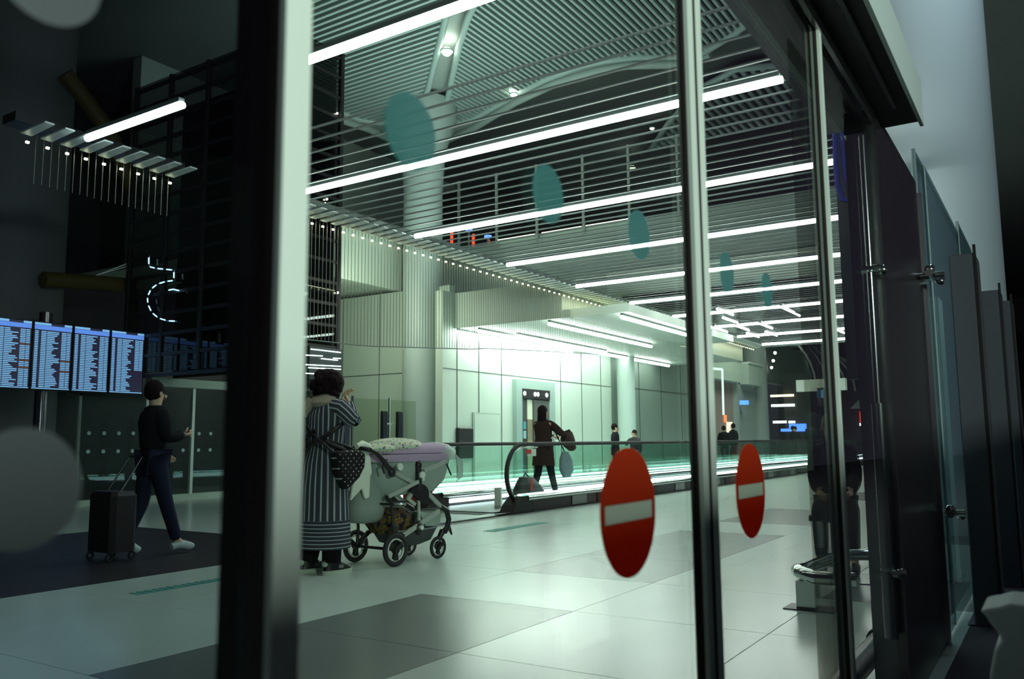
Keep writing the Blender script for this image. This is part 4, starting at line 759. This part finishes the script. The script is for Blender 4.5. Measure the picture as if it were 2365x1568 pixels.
P0 = Vector((5.586, 4.798, 0)); ang = math.atan2(-.0916, .9958)
bl = thing('white_blanket', 'white fleece blanket hanging over the stroller handle', 'blanket', P0, ang)
q = MB(); q.prism([(-.27, .14, 1.0), (-.20, .14, 1.0), (-.165, .14, .93), (-.14, .14, .78), (-.16, .14, .76), (-.17, .14, .58), (-.22, .14, .57), (-.25, .14, .66), (-.38, .14, .56), (-.36, .14, .68), (-.30, .14, .8)], (0, .03, 0)); o = q.build('cloth', m_towel, bl); z_ = o.modifiers.new('b', 'BEVEL'); z_.width = .012; z_.segments = 2
q = MB(); q.tube([(-.36, .10, 1.01), (-.28, .12, 1.03), (-.20, .14, 1.01), (-.16, .14, .98)], [.022, .032, .03, .02], 12); q.build('rolled_top', m_towel, bl, smooth=True)
gb = thing('grey_tote_bag', 'large grey cloth bag sagging behind the stroller', 'bag', P0, ang)
q = MB(); q.loft([(-.09, .27, .36, .10, .06), (-.10, .27, .39, .17, .10), (-.11, .27, .48, .20, .12), (-.09, .27, .62, .18, .10), (-.05, .27, .76, .12, .07), (-.02, .27, .86, .06, .04)], 24, power=.8); q.build('body', m_bagg, gb, smooth=True); q = MB(); q.tube([(-.03, .2, .85), (-.06, .18, .93), (-.03, .17, .90)], .009, 6); q.build('handle', m_bagg, gb)
# ---------------- stroller
st = thing('stroller', 'silver framed stroller with lilac carrycot and big black wheels', 'stroller', P0, ang)
m_sil = mat('stroller_silver', (.62, .68, .60), .25, metal=.5); m_cot = mat('cot_grey', (.33, .40, .36), .8, var=.05, scale=20); m_lil = mat('lilac_cloth', (.42, .31, .44), .7, var=.08, scale=15); m_rim = mat('rim_white', (.70, .75, .68), .4)
def wheel(u, v, r, name):
    q = MB(); q.ring((u, v, r), (0, 1, 0), r*.86, r*.15, 36, 8, 1.0); t_ = q.build(name, m_rubber, st, smooth=True)
    q = MB(); q.ring((u, v, r), (0, 1, 0), r*.64, r*.055, 36, 8, 1.6); q.build('rim', m_rim, t_, smooth=True)
    q = MB()
    for k in range(3):
        a = k*2.094+.5; q.prism([(u+r*.15*math.cos(a-1), v-.012, r+r*.15*math.sin(a-1)), (u+r*.66*math.cos(a-.32), v-.012, r+r*.66*math.sin(a-.32)), (u+r*.66*math.cos(a+.32), v-.012, r+r*.66*math.sin(a+.32)), (u+r*.15*math.cos(a+1), v-.012, r+r*.15*math.sin(a+1))], (0, .024, 0))
    q.loft([(u, 0, 0, .001, .001)], 3, cap=False) if 0 else None
    q.tube([(u, v-.025, r), (u, v+.025, r)], r*.2, 14); q.build('spokes', m_black, t_)
wheel(0, 0, .140, 'rear_wheel'); wheel(0, .50, .140, 'rear_wheel'); wheel(.578, .05, .100, 'front_wheel'); wheel(.575, .42, .100, 'front_wheel')
q = MB(); q.tube([(0, -.02, .14), (0, .52, .14)], .013, 10); q.build('axle', m_black, st)
for k, v in ((0, .03), (1, .47)):
    q = MB(); q.beam((.10, v, .24), (.57, v, .43), .02, .045, (0, 1, 0)) if 0 else q.beam((.11, v, .245), (.57, v, .425), .022, .040); q.build('chassis_bar', m_sil, st)
    q = MB(); q.beam((.38, v, .62), (.61, v, .45), .022, .034); q.build('front_strut', m_sil, st)
    q = MB(); q.tube([(.305, v, .60), (.31, v, .36)], .016, 10); q.build('upright', m_sil, st, smooth=True)
    q = MB(); q.beam((-.01, v, .80), (.29, v, .665), .022, .036); q.beam((.29, v, .68), (.17, v, .55), .022, .036); q.beam((.16, v, .56), (.26, v, .50), .02, .03); q.build('handle_strut', m_sil, st)
    q = MB(); q.tube([(-.28, v+.0, .985), (-.20, v, .955), (-.12, v, .89), (-.06, v, .83), (-.01, v, .80)], [.020, .020, .022, .026, .026], 10); q.build('handle_arm', m_black, st, smooth=True)
    q = MB(); q.tube([(-.01, v, .155), (-.0, v, .30), (-.03, v, .56)], .014, 10); q.tube([(.0, v, .16), (.12, v, .25)], .022, 10); q.build('rear_leg', m_black, st, smooth=True)
    q = MB(); q.tube([(.59, v, .46), (.67, v, .42), (.70, v, .34), (.68, v, .27), (.64, v, .235)], [.024, .026, .024, .026, .03], 10); q.tube([(.64, v+.02, .24), (.60, v+.02, .19), (.58, v+.045, .10)], [.03, .024, .014], 10); q.tube([(.70, v, .27), (.74, v, .20)], [.02, .008], 8); q.build('front_fork', m_black, st, smooth=True)
    q = MB(); q.prism([(.30+.12*math.cos(a*.35-.35), v-.02, .58+.10*math.sin(a*.35-.35)) for a in range(10)]+[(.34, v-.02, .50), (.48, v-.02, .49)], (0, .03, 0)); q.build('joint_cover', m_black, st)
    for (u, z, r) in ((.04, .835, .030), (.315, .755, .030), (.325, .715, .012), (.31, .30, .020)):
        q = MB(); q.tube([(u, v-.045, z), (u, v-.025, z)], r, 16); q.build('round_knob', m_rim, st, smooth=True)
    q = MB(); q.ball((.30, v, .84), .035, .03, .05, 10); q.ball((.31, v, .29), .045, .03, .06, 10); q.ball((-.02, v, .79), .04, .03, .045, 10); q.tube([(.30, v, .84), (.31, v, .62)], .028, 10); q.build('hinge', m_black, st, smooth=True)
q = MB(); q.tube([(-.28, .03, .985), (-.33, .06, .995), (-.35, .25, 1.0), (-.33, .44, .995), (-.28, .47, .985)], .019, 10); q.build('push_handle', m_black, st, smooth=True)
q = MB(); q.tube([(-.03, .03, .54), (.25, .03, .53)], .010, 8); q.tube([(-.03, .47, .54), (.25, .47, .53)], .01, 8); q.tube([(-.03, .0, .52), (-.03, .5, .52)], .01, 8); q.build('cross_bar', m_black, st)
# carrycot
q = MB(); cot = [(.10, .25, .58, .02, .12), (.33, .25, .60, .34, .16), (.36, .25, .70, .44, .19), (.37, .25, .82, .47, .21), (.37, .25, .895, .49, .22)]
q.loft(cot, 36, power=.75); q.build('carrycot', m_cot, st, smooth=True)
q = MB(); q.loft([(.34, .25, .875, .52, .235), (.34, .25, .90, .53, .24), (.35, .25, .935, .525, .24), (.36, .25, .94, .50, .225)], 36, power=.8); q.build('cot_trim', m_lil, st, smooth=True)
q = MB(); q.loft([(.35, .25, .945, .50, .225), (.36, .25, .985, .49, .225), (.37, .25, 1.01, .45, .20), (.40, .25, 1.035, .36, .15), (.42, .25, 1.04, .2, .08)], 36, power=.8); q.build('cot_cover', m_lil, st, smooth=True)
def floral(nt, b):
    tc = N(nt, 'ShaderNodeTexCoord'); v = N(nt, 'ShaderNodeTexVoronoi'); v.inputs['Scale'].default_value = 34; nt.links.new(tc.outputs['Object'], v.inputs['Vector'])
    hs = N(nt, 'ShaderNodeHueSaturation'); hs.inputs['Saturation'].default_value = .9; hs.inputs['Value'].default_value = .55; nt.links.new(v.outputs['Color'], hs.inputs['Color'])
    mx = N(nt, 'ShaderNodeMix', data_type='RGBA'); nt.links.new(mathn(nt, 'LESS_THAN', v.outputs['Distance'], .36), mx.inputs[0]); mx.inputs[6].default_value = (.62, .68, .52, 1); nt.links.new(hs.outputs[0], mx.inputs[7]); nt.links.new(mx.outputs[2], b.inputs['Base Color'])
q = MB(); q.ball((.20, .22, 1.01), .30, .20, .075, 22, .02); q.ball((-.0, .22, .99), .17, .18, .055, 18, .02); o = q.build('floral_blanket', node_mat('floral_cloth', floral), st, smooth=True)
m_film = mat('clear_film', (.62, .75, .68), .2, trans=.45)
q = MB(); q.loft([(.74, .25, .88, .17, .20), (.75, .25, .96, .16, .20), (.70, .25, 1.02, .13, .16), (.62, .25, 1.045, .10, .1)], 24, power=.8, cap=False); q.prism([(.80, .03, .93), (.92, .05, .86), (.92, .05, .72), (.86, .05, .69), (.84, .04, .80)], (0, .01, 0)); q.build('rain_cover', m_film, st, smooth=True)
q = MB(); q.beam((.34, .0, .79), (.64, .0, .87), .02, .032); q.beam((.34, .5, .79), (.64, .5, .87), .02, .032); q.beam((-.08, .0, .59), (.27, .0, .70), .02, .030); q.build('cot_rail', m_sil, st)
q = MB(); q.tube([(.66, .03, .86), (.72, .02, .74)], .008, 6); q.tube([(-.09, .02, .90), (-.14, .02, .84), (-.12, .02, .78)], .008, 6); q.build('strap', m_black, st)
def basket(nt, b):
    tc = N(nt, 'ShaderNodeTexCoord'); n = N(nt, 'ShaderNodeTexNoise'); n.inputs['Scale'].default_value = 22; nt.links.new(tc.outputs['Object'], n.inputs['Vector']); cr = N(nt, 'ShaderNodeValToRGB'); nt.links.new(n.outputs['Fac'], cr.inputs[0])
    e = cr.color_ramp; e.elements[0].position = .44; e.elements[0].color = (.012, .012, .018, 1); e.elements[1].position = .66; e.elements[1].color = (.05, .07, .14, 1)
    for p, c_ in ((.50, (.26, .19, .02, 1)), (.54, (.05, .05, .03, 1)), (.60, (.22, .07, .02, 1))): x_ = e.elements.new(p); x_.color = c_
    nt.links.new(cr.outputs[0], b.inputs['Base Color'])
q = MB(); q.loft([(.14, .25, .26, .12, .15), (.16, .25, .33, .19, .2), (.18, .25, .42, .15, .18), (.20, .25, .47, .08, .1)], 24, power=.8); q.build('basket_contents', node_mat('patterned_cloth', basket), st, smooth=True)
q = MB(); q.loft([(.36, .25, .14, .10, .14), (.36, .25, .17, .24, .19), (.36, .25, .27, .32, .21)], 28, power=.8); q.build('basket', mat('basket_dark', (.055, .060, .060), .8), st, smooth=True); q = MB(); q.loft([(.36, .25, .272, .325, .215), (.36, .25, .284, .325, .215)], 28, power=.8); q.build('basket_piping', m_greyc, st)
q = MB(); q.prism([(.34, .05, .43), (.62, .05, .40), (.60, .05, .30), (.42, .05, .30)], (0, .4, 0)); q.build('basket_front', m_cot, st)
# ---------------- suitcase and pale bundle in the near right corner
b = thing('upright_suitcase', 'dark suitcase in the shadow at the bottom right corner', 'suitcase', (1.95, -.10, 0)); box('shell', m_black, -.13, .13, -.19, .19, .05, .60, b, b=.03)
for sy in (-.14, .14): q = MB(); q.ring((0, sy, .025), (0, 1, 0), .018, .007, 12, 6); q.build('wheel', m_rubber, b)
box('handle', m_dsteel, -.02, .02, -.08, .08, .60, .62, b)
wb = thing('pale_cloth_bundle', 'pale cloth bundle with a pointed corner at the bottom right corner', 'bundle', (1.95, .0, .6))
m_pale = mat('bundle_cloth', (.52, .60, .60), .9, var=.15, scale=12, bump=.4)
sil = [(2262, 1410), (2285, 1404), (2305, 1402), (2328, 1394), (2350, 1396), (2400, 1400), (2420, 1640), (2290, 1640), (2286, 1560), (2297, 1500), (2312, 1478), (2306, 1462), (2290, 1445), (2278, 1425)]
q = MB(); q.prism([at(*p, x=1.85)-Vector((1.95, .0, .6)) for p in sil], (.16, 0, 0)); o = q.build('cloth', m_pale, wb); z_ = o.modifiers.new('b', 'BEVEL'); z_.width = .012; z_.segments = 3; z_.limit_method = 'NONE'
